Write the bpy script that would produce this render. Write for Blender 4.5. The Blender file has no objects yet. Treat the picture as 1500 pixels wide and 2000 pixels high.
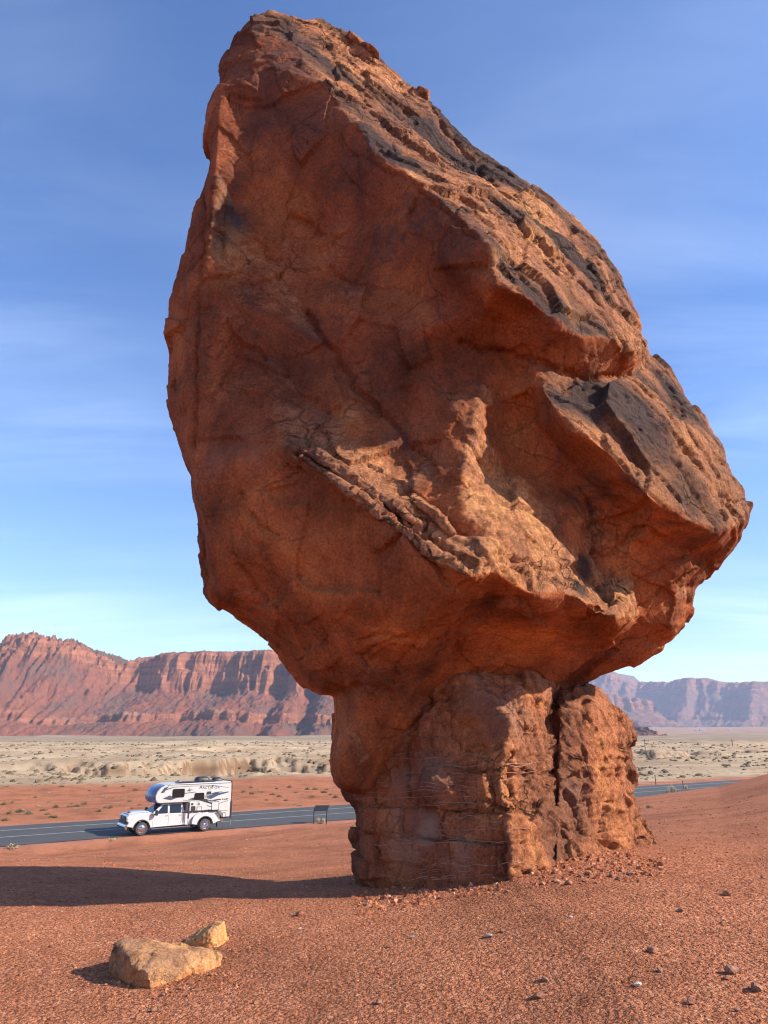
import bpy, bmesh, math, random
import numpy as np
from mathutils import Vector, Matrix, geometry, noise as mnoise
from mathutils.bvhtree import BVHTree
from mathutils.kdtree import KDTree

R = math.radians
rnd = random.Random(7)
nrs = np.random.RandomState(11)
scene = bpy.context.scene
COL = scene.collection

# ------------------------------------------------------------------ camera
CAM_Z = 1.6
PITCH = R(17.2)
FPX = 1387.0
cam = bpy.data.cameras.new('camera')
cam.sensor_fit = 'VERTICAL'
cam.sensor_height = 36.0
cam.lens = 36.0 * FPX / 2000.0
cam.clip_start = 0.1
cam.clip_end = 40000
camo = bpy.data.objects.new('camera', cam)
COL.objects.link(camo)
camo.location = (0, 0, CAM_Z)
camo.rotation_euler = (R(90) + PITCH, 0, 0)
scene.camera = camo

# ------------------------------------------------------------------ light
SUN_EL, SUN_AZ = 32.0, 10.0        # azimuth: degrees from +X towards the viewer
sd = Vector((math.cos(R(SUN_AZ)) * math.cos(R(SUN_EL)), -math.sin(R(SUN_AZ)) * math.cos(R(SUN_EL)), math.sin(R(SUN_EL))))
sun = bpy.data.lights.new('sun', 'SUN')
sun.energy = 5.0
sun.angle = R(0.53)
sun.color = (1.0, 0.92, 0.82)
suno = bpy.data.objects.new('sun', sun)
COL.objects.link(suno)
suno.rotation_euler = (-sd).to_track_quat('-Z', 'Y').to_euler()

world = bpy.data.worlds.new('World')
scene.world = world
world.use_nodes = True
wn = world.node_tree
wn.nodes.clear()
def N(nt, t, **kw):
    n = nt.nodes.new(t)
    for k, v in kw.items():
        if k == 'inp':
            for kk, vv in v.items():
                n.inputs[kk].default_value = vv
        else:
            setattr(n, k, v)
    return n
def L(nt, a, b):
    nt.links.new(a, b)
def ramp(nt, stops, interp='LINEAR'):
    n = nt.nodes.new('ShaderNodeValToRGB')
    cr = n.color_ramp
    cr.interpolation = interp
    while len(cr.elements) < len(stops):
        cr.elements.new(0.5)
    for e, (p, c) in zip(cr.elements, stops):
        e.position = p
        e.color = (c[0], c[1], c[2], 1) if hasattr(c, '__len__') else (c, c, c, 1)
    return n
sky = N(wn, 'ShaderNodeTexSky', sky_type='NISHITA', sun_disc=False, sun_elevation=R(SUN_EL), sun_rotation=R(90 + SUN_AZ),
        altitude=1000.0, air_density=1.0, dust_density=0.6, ozone_density=2.5)
hsv = N(wn, 'ShaderNodeHueSaturation', inp={'Hue': 0.508, 'Saturation': 1.2, 'Value': 1.0})
L(wn, sky.outputs[0], hsv.inputs['Color'])
tc = N(wn, 'ShaderNodeTexCoord')
sep = N(wn, 'ShaderNodeSeparateXYZ')
L(wn, tc.outputs['Generated'], sep.inputs[0])
zc = N(wn, 'ShaderNodeMath', operation='MAXIMUM', inp={1: 0.03}); L(wn, sep.outputs[2], zc.inputs[0])
zc2 = N(wn, 'ShaderNodeMath', operation='ADD', inp={1: 0.12}); L(wn, zc.outputs[0], zc2.inputs[0])
dx = N(wn, 'ShaderNodeMath', operation='DIVIDE'); L(wn, sep.outputs[0], dx.inputs[0]); L(wn, zc2.outputs[0], dx.inputs[1])
dy = N(wn, 'ShaderNodeMath', operation='DIVIDE'); L(wn, sep.outputs[1], dy.inputs[0]); L(wn, zc2.outputs[0], dy.inputs[1])
cmb = N(wn, 'ShaderNodeCombineXYZ'); L(wn, dx.outputs[0], cmb.inputs[0]); L(wn, dy.outputs[0], cmb.inputs[1])
mp = N(wn, 'ShaderNodeMapping'); mp.inputs['Rotation'].default_value = (0, 0, R(12)); mp.inputs['Scale'].default_value = (0.32, 1.5, 1)
L(wn, cmb.outputs[0], mp.inputs[0])
cn = N(wn, 'ShaderNodeTexNoise', inp={'Scale': 1.3, 'Detail': 8.0, 'Roughness': 0.58, 'Distortion': 0.5})
L(wn, mp.outputs[0], cn.inputs['Vector'])
cn2 = N(wn, 'ShaderNodeTexNoise', inp={'Scale': 0.7, 'Detail': 2.0, 'Roughness': 0.5})
L(wn, cmb.outputs[0], cn2.inputs['Vector'])
cr1 = ramp(wn, [(0.42, 0.0), (0.75, 1.0)]); L(wn, cn.outputs[0], cr1.inputs[0])
cr2 = ramp(wn, [(0.38, 0.0), (0.62, 1.0)]); L(wn, cn2.outputs[0], cr2.inputs[0])
cm = N(wn, 'ShaderNodeMath', operation='MULTIPLY'); L(wn, cr1.outputs[0], cm.inputs[0]); L(wn, cr2.outputs[0], cm.inputs[1])
cm2 = N(wn, 'ShaderNodeMath', operation='MULTIPLY', inp={1: 0.28}); L(wn, cm.outputs[0], cm2.inputs[0])
SKY_CLOUD = (7.4, 8.4, 9.6, 1)
mixc = N(wn, 'ShaderNodeMix', data_type='RGBA'); L(wn, cm2.outputs[0], mixc.inputs['Factor'])
L(wn, hsv.outputs[0], mixc.inputs['A']); mixc.inputs['B'].default_value = SKY_CLOUD
bg = N(wn, 'ShaderNodeBackground', inp={'Strength': 0.14})
L(wn, mixc.outputs['Result'], bg.inputs['Color'])
wo = N(wn, 'ShaderNodeOutputWorld'); L(wn, bg.outputs[0], wo.inputs['Surface'])

scene.view_settings.view_transform = 'Standard'
scene.view_settings.look = 'None'
scene.view_settings.exposure = 0.85
scene.view_settings.gamma = 1.0
scene.view_settings.use_curve_mapping = False
scene.cycles.filter_width = 1.15
scene.cycles.max_bounces = 8
scene.cycles.diffuse_bounces = 4
scene.cycles.volume_bounces = 1

# ------------------------------------------------------------------ helpers
cp, sp = math.cos(PITCH), math.sin(PITCH)
def ray(px, py):
    """direction of a photo pixel (1500 x 2000), world axes"""
    u, v = px - 750.0, 1000.0 - py
    return Vector((u, FPX * cp - v * sp, FPX * sp + v * cp))
def at(px, py, Y):
    d = ray(px, py)
    return Vector((0, 0, CAM_Z)) + d * (Y / d.y)
def on_level(px, py, z):
    d = ray(px, py)
    return Vector((0, 0, CAM_Z)) + d * ((z - CAM_Z) / d.z)

def tag(o, label=None, cat=None, group=None, kind=None):
    if label: o['label'] = label
    if cat: o['category'] = cat
    if group: o['group'] = group
    if kind: o['kind'] = kind
    return o
def empty(name, loc=(0, 0, 0), rz=0.0):
    o = bpy.data.objects.new(name, None)
    o.empty_display_size = 0.3
    COL.objects.link(o)
    o.location = loc
    o.rotation_euler = (0, 0, rz)
    return o
def link(name, me, mat=None, parent=None):
    o = bpy.data.objects.new(name, me)
    COL.objects.link(o)
    if mat is not None:
        me.materials.clear()
        me.materials.append(mat)
    if parent is not None:
        o.parent = parent
    return o
def mesh_np(name, v, f, smooth=True):
    """v (n,3) array, f (m,k) int array"""
    me = bpy.data.meshes.new(name)
    v = np.asarray(v, np.float32); f = np.asarray(f, np.int32)
    me.vertices.add(len(v)); me.vertices.foreach_set('co', v.ravel())
    k = f.shape[1]
    me.loops.add(f.size); me.loops.foreach_set('vertex_index', f.ravel())
    me.polygons.add(len(f))
    me.polygons.foreach_set('loop_start', np.arange(0, f.size, k, dtype=np.int32))
    me.update(calc_edges=True)
    me.polygons.foreach_set('use_smooth', np.full(len(f), smooth, dtype=bool))
    me.update()
    return me
def attr_f(me, name, val):
    a = me.attributes.new(name, 'FLOAT', 'POINT')
    a.data.foreach_set('value', np.asarray(val, np.float32))
def attr_c(me, name, val):
    a = me.attributes.new(name, 'FLOAT_COLOR', 'POINT')
    v = np.ones((len(val), 4), np.float32); v[:, :3] = val
    a.data.foreach_set('color', v.ravel())
def grid_faces(nr, nc):
    i = np.arange(nr - 1)[:, None] * nc + np.arange(nc - 1)[None, :]
    return np.stack([i, i + 1, i + nc + 1, i + nc], -1).reshape(-1, 4)
def sstep(a, b, x):
    t = np.clip((x - a) / (b - a), 0, 1)
    return t * t * (3 - 2 * t)

# vectorised noise -------------------------------------------------
_G = nrs.normal(size=(64, 3)); _G /= np.linalg.norm(_G, axis=1)[:, None]
_G = _G.astype(np.float32)
def _hash(ix, iy, iz, seed):
    h = (ix.astype(np.uint32) * np.uint32(73856093)) ^ (iy.astype(np.uint32) * np.uint32(19349663)) ^ (iz.astype(np.uint32) * np.uint32(83492791)) ^ np.uint32((seed * 2654435761) & 0xffffffff)
    h ^= h >> np.uint32(15); h *= np.uint32(2246822519); h ^= h >> np.uint32(13); h *= np.uint32(3266489917); h ^= h >> np.uint32(16)
    return h
def perlin(p, seed=0):
    p = np.asarray(p, np.float32)
    i = np.floor(p); f = p - i; i = i.astype(np.int64)
    u = f * f * f * (f * (f * 6 - 15) + 10)
    out = np.zeros(len(p), np.float32)
    for dx in (0, 1):
        wx = u[:, 0] if dx else 1 - u[:, 0]
        for dy in (0, 1):
            wy = wx * (u[:, 1] if dy else 1 - u[:, 1])
            for dz in (0, 1):
                w = wy * (u[:, 2] if dz else 1 - u[:, 2])
                g = _G[_hash(i[:, 0] + dx, i[:, 1] + dy, i[:, 2] + dz, seed) & np.uint32(63)]
                out += w * (g[:, 0] * (f[:, 0] - dx) + g[:, 1] * (f[:, 1] - dy) + g[:, 2] * (f[:, 2] - dz))
    return out * 1.5
def fbm(p, octv=4, seed=0, gain=0.5, ridged=False):
    p = np.asarray(p, np.float32); a = 1.0; s = np.zeros(len(p), np.float32); t = 0
    for k in range(octv):
        n = perlin(p, seed + k * 17)
        if ridged: n = 1 - 2 * np.abs(n)
        s += a * n; t += a
        a *= gain; p = p * 2.03 + 3.7
    return s / t
def worley(p, seed=0):
    """F1, F2, cell hash (0..1), offset to the nearest point"""
    p = np.asarray(p, np.float32)
    i = np.floor(p).astype(np.int64); n = len(p)
    f1 = np.full(n, 9, np.float32); f2 = np.full(n, 9, np.float32); idh = np.zeros(n, np.uint32); off = np.zeros((n, 3), np.float32)
    for dx in (-1, 0, 1):
        for dy in (-1, 0, 1):
            for dz in (-1, 0, 1):
                cx, cy, cz = i[:, 0] + dx, i[:, 1] + dy, i[:, 2] + dz
                h = _hash(cx, cy, cz, seed)
                q = np.stack([cx + (h & 1023) / 1023.0, cy + ((h >> np.uint32(10)) & 1023) / 1023.0, cz + ((h >> np.uint32(20)) & 1023) / 1023.0], -1).astype(np.float32)
                dv = p - q; d = np.sqrt((dv * dv).sum(1))
                m = d < f1
                f2 = np.where(m, f1, np.minimum(f2, d))
                idh = np.where(m, h, idh); off[m] = dv[m]
                f1 = np.where(m, d, f1)
    return f1, f2, ((idh * np.uint32(2654435761)) >> np.uint32(8)).astype(np.float32) / 16777216.0, off, idh
def facets(p, scale, seed, tilt=0.6):
    f1, f2, h, off, idh = worley(p * scale, seed)
    g = _G[(idh >> np.uint32(5)) & np.uint32(63)]
    return (h - 0.5) + tilt * (off * g).sum(1), f2 - f1

# materials ---------------------------------------------------------
def new_mat(name):
    m = bpy.data.materials.new(name); m.use_nodes = True
    nt = m.node_tree; nt.nodes.clear()
    out = nt.nodes.new('ShaderNodeOutputMaterial')
    b = nt.nodes.new('ShaderNodeBsdfPrincipled')
    nt.links.new(b.outputs[0], out.inputs[0])
    return m, nt, b
def plain(name, col, rough=0.6, metal=0.0, spec=0.5, var=0.0, scale=6.0, coat=0.0):
    m, nt, b = new_mat(name)
    b.inputs['Base Color'].default_value = (*col, 1)
    b.inputs['Roughness'].default_value = rough
    b.inputs['Metallic'].default_value = metal
    b.inputs['Specular IOR Level'].default_value = spec
    b.inputs['Coat Weight'].default_value = coat
    t = N(nt, 'ShaderNodeTexCoord'); n = N(nt, 'ShaderNodeTexNoise', inp={'Scale': scale, 'Detail': 4.0})
    L(nt, t.outputs['Object'], n.inputs['Vector'])
    v = max(var, 0.04)
    r = ramp(nt, [(0.3, tuple(c * (1 - v) for c in col)), (0.7, tuple(min(1, c * (1 + v)) for c in col))])
    L(nt, n.outputs[0], r.inputs[0]); L(nt, r.outputs[0], b.inputs['Base Color'])
    return m

def rock_mat(name, red, tan, dark, bump=0.5, fine=26.0):
    """sandstone: 'weather' mixes fresh red to tan skin, 'varnish' adds the dark desert varnish, 'pale' the bleached bands"""
    m, nt, b = new_mat(name)
    geo = N(nt, 'ShaderNodeTexCoord')
    a1 = N(nt, 'ShaderNodeAttribute', attribute_name='weather'); a2 = N(nt, 'ShaderNodeAttribute', attribute_name='varnish'); a3 = N(nt, 'ShaderNodeAttribute', attribute_name='pale')
    n1 = N(nt, 'ShaderNodeTexNoise', inp={'Scale': 1.1, 'Detail': 6.0, 'Roughness': 0.62}); L(nt, geo.outputs['Object'], n1.inputs['Vector'])
    n2 = N(nt, 'ShaderNodeTexNoise', inp={'Scale': 7.0, 'Detail': 7.0, 'Roughness': 0.7}); L(nt, geo.outputs['Object'], n2.inputs['Vector'])
    n3 = N(nt, 'ShaderNodeTexNoise', inp={'Scale': fine, 'Detail': 6.0, 'Roughness': 0.75}); L(nt, geo.outputs['Object'], n3.inputs['Vector'])
    # fresh and weathered tones, each broken up by noise
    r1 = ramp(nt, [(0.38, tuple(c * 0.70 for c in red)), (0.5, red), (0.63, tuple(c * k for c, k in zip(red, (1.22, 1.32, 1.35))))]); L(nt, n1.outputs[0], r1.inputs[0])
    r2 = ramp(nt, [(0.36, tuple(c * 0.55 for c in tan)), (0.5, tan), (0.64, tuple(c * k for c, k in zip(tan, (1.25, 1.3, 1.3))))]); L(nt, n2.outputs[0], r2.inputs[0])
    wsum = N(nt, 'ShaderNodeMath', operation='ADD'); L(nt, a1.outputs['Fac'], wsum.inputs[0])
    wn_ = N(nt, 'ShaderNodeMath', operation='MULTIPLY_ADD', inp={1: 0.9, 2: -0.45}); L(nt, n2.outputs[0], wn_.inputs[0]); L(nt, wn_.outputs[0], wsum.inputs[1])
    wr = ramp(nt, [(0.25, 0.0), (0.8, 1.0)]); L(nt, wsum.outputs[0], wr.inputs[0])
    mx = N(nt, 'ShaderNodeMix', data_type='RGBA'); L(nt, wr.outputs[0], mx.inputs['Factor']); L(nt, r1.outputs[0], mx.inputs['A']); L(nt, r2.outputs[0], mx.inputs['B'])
    # broad purple and orange staining of the bare faces
    mpS = N(nt, 'ShaderNodeMapping'); mpS.inputs['Scale'].default_value = (1.0, 1.0, 0.45); L(nt, geo.outputs['Object'], mpS.inputs[0])
    n5 = N(nt, 'ShaderNodeTexNoise', inp={'Scale': 0.75, 'Detail': 7.0, 'Roughness': 0.62, 'Distortion': 0.6}); L(nt, mpS.outputs[0], n5.inputs['Vector'])
    r5 = ramp(nt, [(0.36, (0.45, 0.50, 0.66)), (0.46, (0.78, 0.80, 0.88)), (0.53, (1.0, 1.0, 1.0)), (0.62, (1.25, 1.38, 1.2))]); L(nt, n5.outputs[0], r5.inputs[0])
    m5 = N(nt, 'ShaderNodeMix', data_type='RGBA', blend_type='MULTIPLY', inp={'Factor': 0.9}); L(nt, mx.outputs['Result'], m5.inputs['A']); L(nt, r5.outputs[0], m5.inputs['B'])
    aO = N(nt, 'ShaderNodeAttribute', attribute_name='bounce_glow'); fO = N(nt, 'ShaderNodeMath', operation='MULTIPLY', inp={1: 0.55}); L(nt, aO.outputs['Fac'], fO.inputs[0])  # light bounced off the ground, painted into the rock colour
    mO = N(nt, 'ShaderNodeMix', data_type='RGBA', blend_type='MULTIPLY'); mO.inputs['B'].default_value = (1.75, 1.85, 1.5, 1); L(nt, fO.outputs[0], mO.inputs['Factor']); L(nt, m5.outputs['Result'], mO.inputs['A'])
    mx = mO
    # grain
    gr = ramp(nt, [(0.34, 0.50), (0.5, 1.0), (0.66, 1.42)]); L(nt, n3.outputs[0], gr.inputs[0])
    mg = N(nt, 'ShaderNodeMix', data_type='RGBA', blend_type='MULTIPLY', inp={'Factor': 0.8}); L(nt, mx.outputs['Result'], mg.inputs['A']); L(nt, gr.outputs[0], mg.inputs['B'])
    # pale bleached
    mpz = N(nt, 'ShaderNodeMix', data_type='RGBA'); mpz.inputs['B'].default_value = (0.48, 0.34, 0.26, 1)
    pm = N(nt, 'ShaderNodeMath', operation='MULTIPLY', inp={1: 0.75}); L(nt, a3.outputs['Fac'], pm.inputs[0])
    L(nt, pm.outputs[0], mpz.inputs['Factor']); L(nt, mg.outputs['Result'], mpz.inputs['A'])
    # varnish, ragged
    vs = N(nt, 'ShaderNodeMath', operation='ADD'); L(nt, a2.outputs['Fac'], vs.inputs[0])
    vn = N(nt, 'ShaderNodeMath', operation='MULTIPLY_ADD', inp={1: 1.1, 2: -0.62}); L(nt, n2.outputs[0], vn.inputs[0]); L(nt, vn.outputs[0], vs.inputs[1])
    vr = ramp(nt, [(0.2, 0.0), (0.75, 0.92)]); L(nt, vs.outputs[0], vr.inputs[0])
    mv = N(nt, 'ShaderNodeMix', data_type='RGBA'); L(nt, vr.outputs[0], mv.inputs['Factor']); L(nt, mpz.outputs['Result'], mv.inputs['A']); mv.inputs['B'].default_value = (*dark, 1)
    L(nt, mv.outputs['Result'], b.inputs['Base Color'])
    b.inputs['Roughness'].default_value = 0.92; b.inputs['Specular IOR Level'].default_value = 0.15
    # relief below the mesh: grain, pits, small chips
    vo = N(nt, 'ShaderNodeTexVoronoi', inp={'Scale': 13.0}); L(nt, geo.outputs['Object'], vo.inputs['Vector'])
    n4 = N(nt, 'ShaderNodeTexNoise', inp={'Scale': 14.0, 'Detail': 10.0, 'Roughness': 0.82}); L(nt, geo.outputs['Object'], n4.inputs['Vector'])
    hs = N(nt, 'ShaderNodeMath', operation='MULTIPLY_ADD', inp={1: 0.25}); L(nt, vo.outputs['Distance'], hs.inputs[0]); L(nt, n4.outputs[0], hs.inputs[2])
    wv = N(nt, 'ShaderNodeVectorMath', operation='MULTIPLY_ADD'); wv.inputs[1].default_value = (0.35, 0.35, 0.35); L(nt, n1.outputs['Color'], wv.inputs[0]); L(nt, geo.outputs['Object'], wv.inputs[2])
    wv2 = N(nt, 'ShaderNodeVectorMath', operation='MULTIPLY_ADD'); wv2.inputs[1].default_value = (0.12, 0.12, 0.12); L(nt, n2.outputs['Color'], wv2.inputs[0]); L(nt, wv.outputs[0], wv2.inputs[2])
    prev = hs
    for sc_v, amt, lo in ((1.35, 0.95, 0.49), (3.6, 0.55, 0.51)):
        vc = N(nt, 'ShaderNodeTexVoronoi', feature='DISTANCE_TO_EDGE', inp={'Scale': sc_v}); L(nt, wv2.outputs[0], vc.inputs['Vector'])
        rc_ = ramp(nt, [(0.0, 1.0), (0.022, 0.0)]); L(nt, vc.outputs['Distance'], rc_.inputs[0])
        rm_ = ramp(nt, [(lo, 0.0), (lo + 0.1, 1.0)]); L(nt, n1.outputs[0], rm_.inputs[0])
        mm_ = N(nt, 'ShaderNodeMath', operation='MULTIPLY'); L(nt, rc_.outputs[0], mm_.inputs[0]); L(nt, rm_.outputs[0], mm_.inputs[1])
        ms_ = N(nt, 'ShaderNodeMath', operation='MULTIPLY_ADD', inp={1: -amt}); L(nt, mm_.outputs[0], ms_.inputs[0]); L(nt, prev.outputs[0], ms_.inputs[2])
        prev = ms_
    hs = prev
    st = N(nt, 'ShaderNodeMath', operation='MULTIPLY_ADD', inp={1: 0.45 * bump, 2: 0.85 * bump}); L(nt, a1.outputs['Fac'], st.inputs[0])
    bp = N(nt, 'ShaderNodeBump', inp={'Distance': 0.065}); L(nt, st.outputs[0], bp.inputs['Strength']); L(nt, hs.outputs[0], bp.inputs['Height'])
    L(nt, bp.outputs[0], b.inputs['Normal'])
    return m

M_BOULDER = rock_mat('boulder_sandstone', (0.325, 0.088, 0.034), (0.56, 0.228, 0.105), (0.062, 0.046, 0.045), 0.95)
M_PED = rock_mat('pedestal_mudstone', (0.33, 0.096, 0.040), (0.62, 0.225, 0.096), (0.10, 0.055, 0.045), 1.0, 34.0)
M_YEL = rock_mat('yellow_sandstone', (0.56, 0.235, 0.090), (0.60, 0.290, 0.130), (0.14, 0.085, 0.05), 0.7, 46.0)

# ------------------------------------------------------------------ terrain height
ROAD_Z = -5.1
RA = R(33.8)
RD = np.array([math.cos(RA), math.sin(RA)])           # along the road
RN = np.array([-math.sin(RA), math.cos(RA)])          # away from the viewer
_ra = on_level(0, 1632, ROAD_Z)
RO = np.array([_ra.x, _ra.y])                          # a point on the middle of the road
RHW = 5.3
def ground_z(x, y, detail=True):
    x = np.asarray(x, np.float64); y = np.asarray(y, np.float64)
    s = (x - RO[0]) * RD[0] + (y - RO[1]) * RD[1]
    w = (x - RO[0]) * RN[0] + (y - RO[1]) * RN[1]      # signed distance from the road middle
    q3 = np.stack([x, y, 0 * x], -1)
    # near slope: falls to the left and to the road
    xs = x - 1.5
    tilt = np.where(xs < 0, -0.44 * (1 - np.exp(np.minimum(xs, 0) / 1.9)), np.minimum(0.045 * xs, 1.6)) - 0.09 * np.clip(-5 - x, 0, 14) * sstep(15, 35, y)
    u_ = x / np.maximum(y, 1.0)
    near = tilt - np.interp(u_, [-0.3, 0, 0.33, 0.44, 0.51], [0.100, 0.093, 0.085, 0.077, 0.061]) * (y - 9.0) * sstep(5, 14, y)
    near = near - 0.0 * y
    near = np.maximum(near, ROAD_Z - 0.4)
    near += 0.20 * sstep(-2.5, -6.5, x) * sstep(20, 12, y)
    near += 0.10 * np.exp(-((np.hypot((x - 2.2) / 2.0, (y - 11.0) / 1.9) - 0.55) / 0.55) ** 2) * sstep(0.8, 2.6, x)
    near += 0.55 * np.exp(-(((x + 0.5) / 4.5) ** 2 + ((y - 31) / 5.0) ** 2))     # low mound by the panel
    near += 0.16 * perlin(q3 * 0.09, 3) * sstep(8, 22, np.hypot(x, y))
    # red flat past the road, then pale badlands
    far = np.full_like(x, ROAD_Z) + 0.5 * perlin(q3 * 0.04, 5) * sstep(6, 20, np.abs(w))
    r = np.hypot(x, y)
    pale = sstep(40, 62, w + 7 * perlin(q3 * 0.03, 8))
    hills = fbm(q3 * 0.012, 5, 21) * 3.4 + fbm(q3 * 0.045, 5, 33, ridged=True) * 1.3 * sstep(70, 130, r)
    far = far + pale * hills * sstep(90, 200, r) * 0.8
    # arroyo with a broken rim facing the viewer
    rimd = w - 96 - 24 * perlin(q3 * 0.011, 41) - 15 * perlin(q3 * 0.05, 43) - 7.0 * perlin(q3 * 0.15, 44) - 2.6 * perlin(q3 * 0.45, 45)
    cut = sstep(-52, -22, rimd) * (0.55 * (1 - sstep(0, 1.2, rimd)) + 0.45 * (1 - sstep(3.5, 6.0, rimd)))
    gate = sstep(-0.35, 0.25, perlin(q3 * 0.008 + 7.7, 47) + 0.12)
    far = far - cut * gate * 3.8 * pale * (0.8 + 0.5 * fbm(q3 * 0.1, 3, 48))
    rim2 = w - 235 - 60 * perlin(q3 * 0.006, 51) - 14 * perlin(q3 * 0.03, 53)
    cut2 = sstep(-90, -30, rim2) * (1 - sstep(0, 12, rim2))
    far = far - cut2 * 5.0 * sstep(-0.3, 0.3, perlin(q3 * 0.005 + 3.1, 57))
    # wide valley rolling up
    far += sstep(500, 1400, r) * (fbm(q3 * 0.004, 4, 61) * 9 - 3.0)
    az = np.arctan2(x, np.maximum(y, 1e-3))
    far += sstep(1200, 5000, r) * 34 * sstep(0.1, 0.3, az)
    k = sstep(-RHW - 2.2, -RHW - 0.25, w)
    z = near * (1 - k) + far * k
    if detail:
        d = r < 60
        if np.any(d):
            qq = q3[d]
            z[d] += (0.012 * fbm(qq * 1.6, 4, 71) + 0.010 * fbm(qq * 6.0, 3, 73)) * sstep(-RHW + 0.2, -RHW - 1.0, w[d])
    # road bed stays flat
    m = np.abs(w) < RHW + 0.3
    z = np.where(m, ROAD_Z - 0.03, z)
    return z
def gz(x, y):
    return float(ground_z(np.array([x]), np.array([y]))[0])

def build_ground():
    az_f = np.radians(np.arange(-38, 38.01, 0.17))
    az_c = np.radians(np.concatenate([np.arange(44, 317, 5.0)]))
    az = np.concatenate([az_f, az_c]); az = np.concatenate([az, [az[0] + 2 * math.pi]])
    rr = [0.4]
    while rr[-1] < 11500:
        r = rr[-1]
        k = 1.05 if r < 3.5 else 1.0105 if r < 40 else 1.014 if r < 60 else 1.010 if r < 330 else 1.03
        rr.append(r * k)
    rr = np.array(rr)
    A, Q = np.meshgrid(az, rr)
    x = (Q * np.sin(A)).ravel(); y = (Q * np.cos(A)).ravel()
    z = ground_z(x, y)
    me = mesh_np('ground', np.stack([x, y, z], -1), grid_faces(len(rr), len(az))[:, ::-1])
    w = (x - RO[0]) * RN[0] + (y - RO[1]) * RN[1]
    q3 = np.stack([x, y, 0 * x], -1); r = np.hypot(x, y)
    pale = sstep(41, 52, w + 8 * perlin(q3 * 0.03, 8) + 2.5 * perlin(q3 * 0.3, 9))
    az_ = np.arctan2(x, np.maximum(y, 1e-3))
    pale = np.maximum(pale, sstep(0.25, 0.34, az_) * sstep(7, 13, w + 3 * perlin(q3 * 0.15, 10)))
    scrub = sstep(380, 620, r + 120 * perlin(q3 * 0.01, 12))
    red2 = sstep(1500, 2600, r + 200 * perlin(q3 * 0.004, 14)) * sstep(-0.2, 0.25, az_)
    attr_f(me, 'pale', pale); attr_f(me, 'scrub', scrub * (0.75 + 0.5 * fbm(q3 * 0.01, 3, 15))); attr_f(me, 'far_red', red2)
    verge = np.exp(-((np.abs(w) - RHW - 0.5) / 0.7) ** 2)
    attr_f(me, 'verge', verge)
    zz = z.reshape(len(rr), len(az)); slope = np.abs(np.gradient(zz, axis=0) / np.gradient(rr)[:, None])
    slope = np.maximum(slope, np.abs(np.gradient(zz, axis=1)) / np.maximum(rr[:, None] * 0.00297, 0.05) * (np.abs(A) < 0.69)).ravel()
    attr_f(me, 'rimrock', sstep(0.35, 0.9, slope) * (r > 75) * (w > 30))
    m, nt, b = new_mat('desert_ground')
    geo = N(nt, 'ShaderNodeTexCoord')
    def noise(s, d=5.0, ro=0.6):
        n = N(nt, 'ShaderNodeTexNoise', inp={'Scale': s, 'Detail': d, 'Roughness': ro}); L(nt, geo.outputs['Object'], n.inputs['Vector']); return n
    nA, nB, nC = noise(0.45, 6, 0.6), noise(3.0, 6, 0.7), noise(46.0, 6, 0.85)
    red = ramp(nt, [(0.25, (0.18, 0.058, 0.027)), (0.46, (0.435, 0.152, 0.070)), (0.70, (0.58, 0.25, 0.13))])
    sm = N(nt, 'ShaderNodeMix', data_type='FLOAT', inp={'Factor': 0.68}); L(nt, nB.outputs[0], sm.inputs['A']); L(nt, nC.outputs[0], sm.inputs['B']); L(nt, sm.outputs['Result'], red.inputs[0])
    big = ramp(nt, [(0.36, 0.74), (0.5, 1.0), (0.64, 1.16)]); L(nt, nA.outputs[0], big.inputs[0])
    rm = N(nt, 'ShaderNodeMix', data_type='RGBA', blend_type='MULTIPLY', inp={'Factor': 1.0}); L(nt, red.outputs[0], rm.inputs['A']); L(nt, big.outputs[0], rm.inputs['B'])
    vg = N(nt, 'ShaderNodeAttribute', attribute_name='verge')
    vmx = N(nt, 'ShaderNodeMix', data_type='RGBA'); vmx.inputs['B'].default_value = (0.46, 0.21, 0.14, 1)
    vml = N(nt, 'ShaderNodeMath', operation='MULTIPLY', inp={1: 0.6}); L(nt, vg.outputs['Fac'], vml.inputs[0]); L(nt, vml.outputs[0], vmx.inputs['Factor']); L(nt, rm.outputs['Result'], vmx.inputs['A'])
    # pale flats with scrub specks
    vz = N(nt, 'ShaderNodeTexVoronoi', inp={'Scale': 0.42, 'Randomness': 1.0}); L(nt, geo.outputs['Object'], vz.inputs['Vector'])
    vr = ramp(nt, [(0.18, 1.0), (0.34, 0.0)]); L(nt, vz.outputs['Distance'], vr.inputs[0])
    nP = noise(0.06, 6, 0.62)
    pal = ramp(nt, [(0.3, (0.27, 0.18, 0.105)), (0.5, (0.43, 0.305, 0.185)), (0.7, (0.53, 0.40, 0.255))]); L(nt, nP.outputs[0], pal.inputs[0])
    psp = N(nt, 'ShaderNodeMix', data_type='RGBA'); psp.inputs['B'].default_value = (0.17, 0.14, 0.075, 1)
    nS = noise(0.5, 3, 0.6); sr = ramp(nt, [(0.4, 0.0), (0.6, 0.75)]); L(nt, nS.outputs[0], sr.inputs[0])
    mS = N(nt, 'ShaderNodeMath', operation='MULTIPLY'); L(nt, vr.outputs[0], mS.inputs[0]); L(nt, sr.outputs[0], mS.inputs[1])
    L(nt, mS.outputs[0], psp.inputs['Factor']); L(nt, pal.outputs[0], psp.inputs['A'])
    ap = N(nt, 'ShaderNodeAttribute', attribute_name='pale')
    m1 = N(nt, 'ShaderNodeMix', data_type='RGBA'); L(nt, ap.outputs['Fac'], m1.inputs['Factor']); L(nt, vmx.outputs['Result'], m1.inputs['A']); L(nt, psp.outputs['Result'], m1.inputs['B'])
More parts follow.
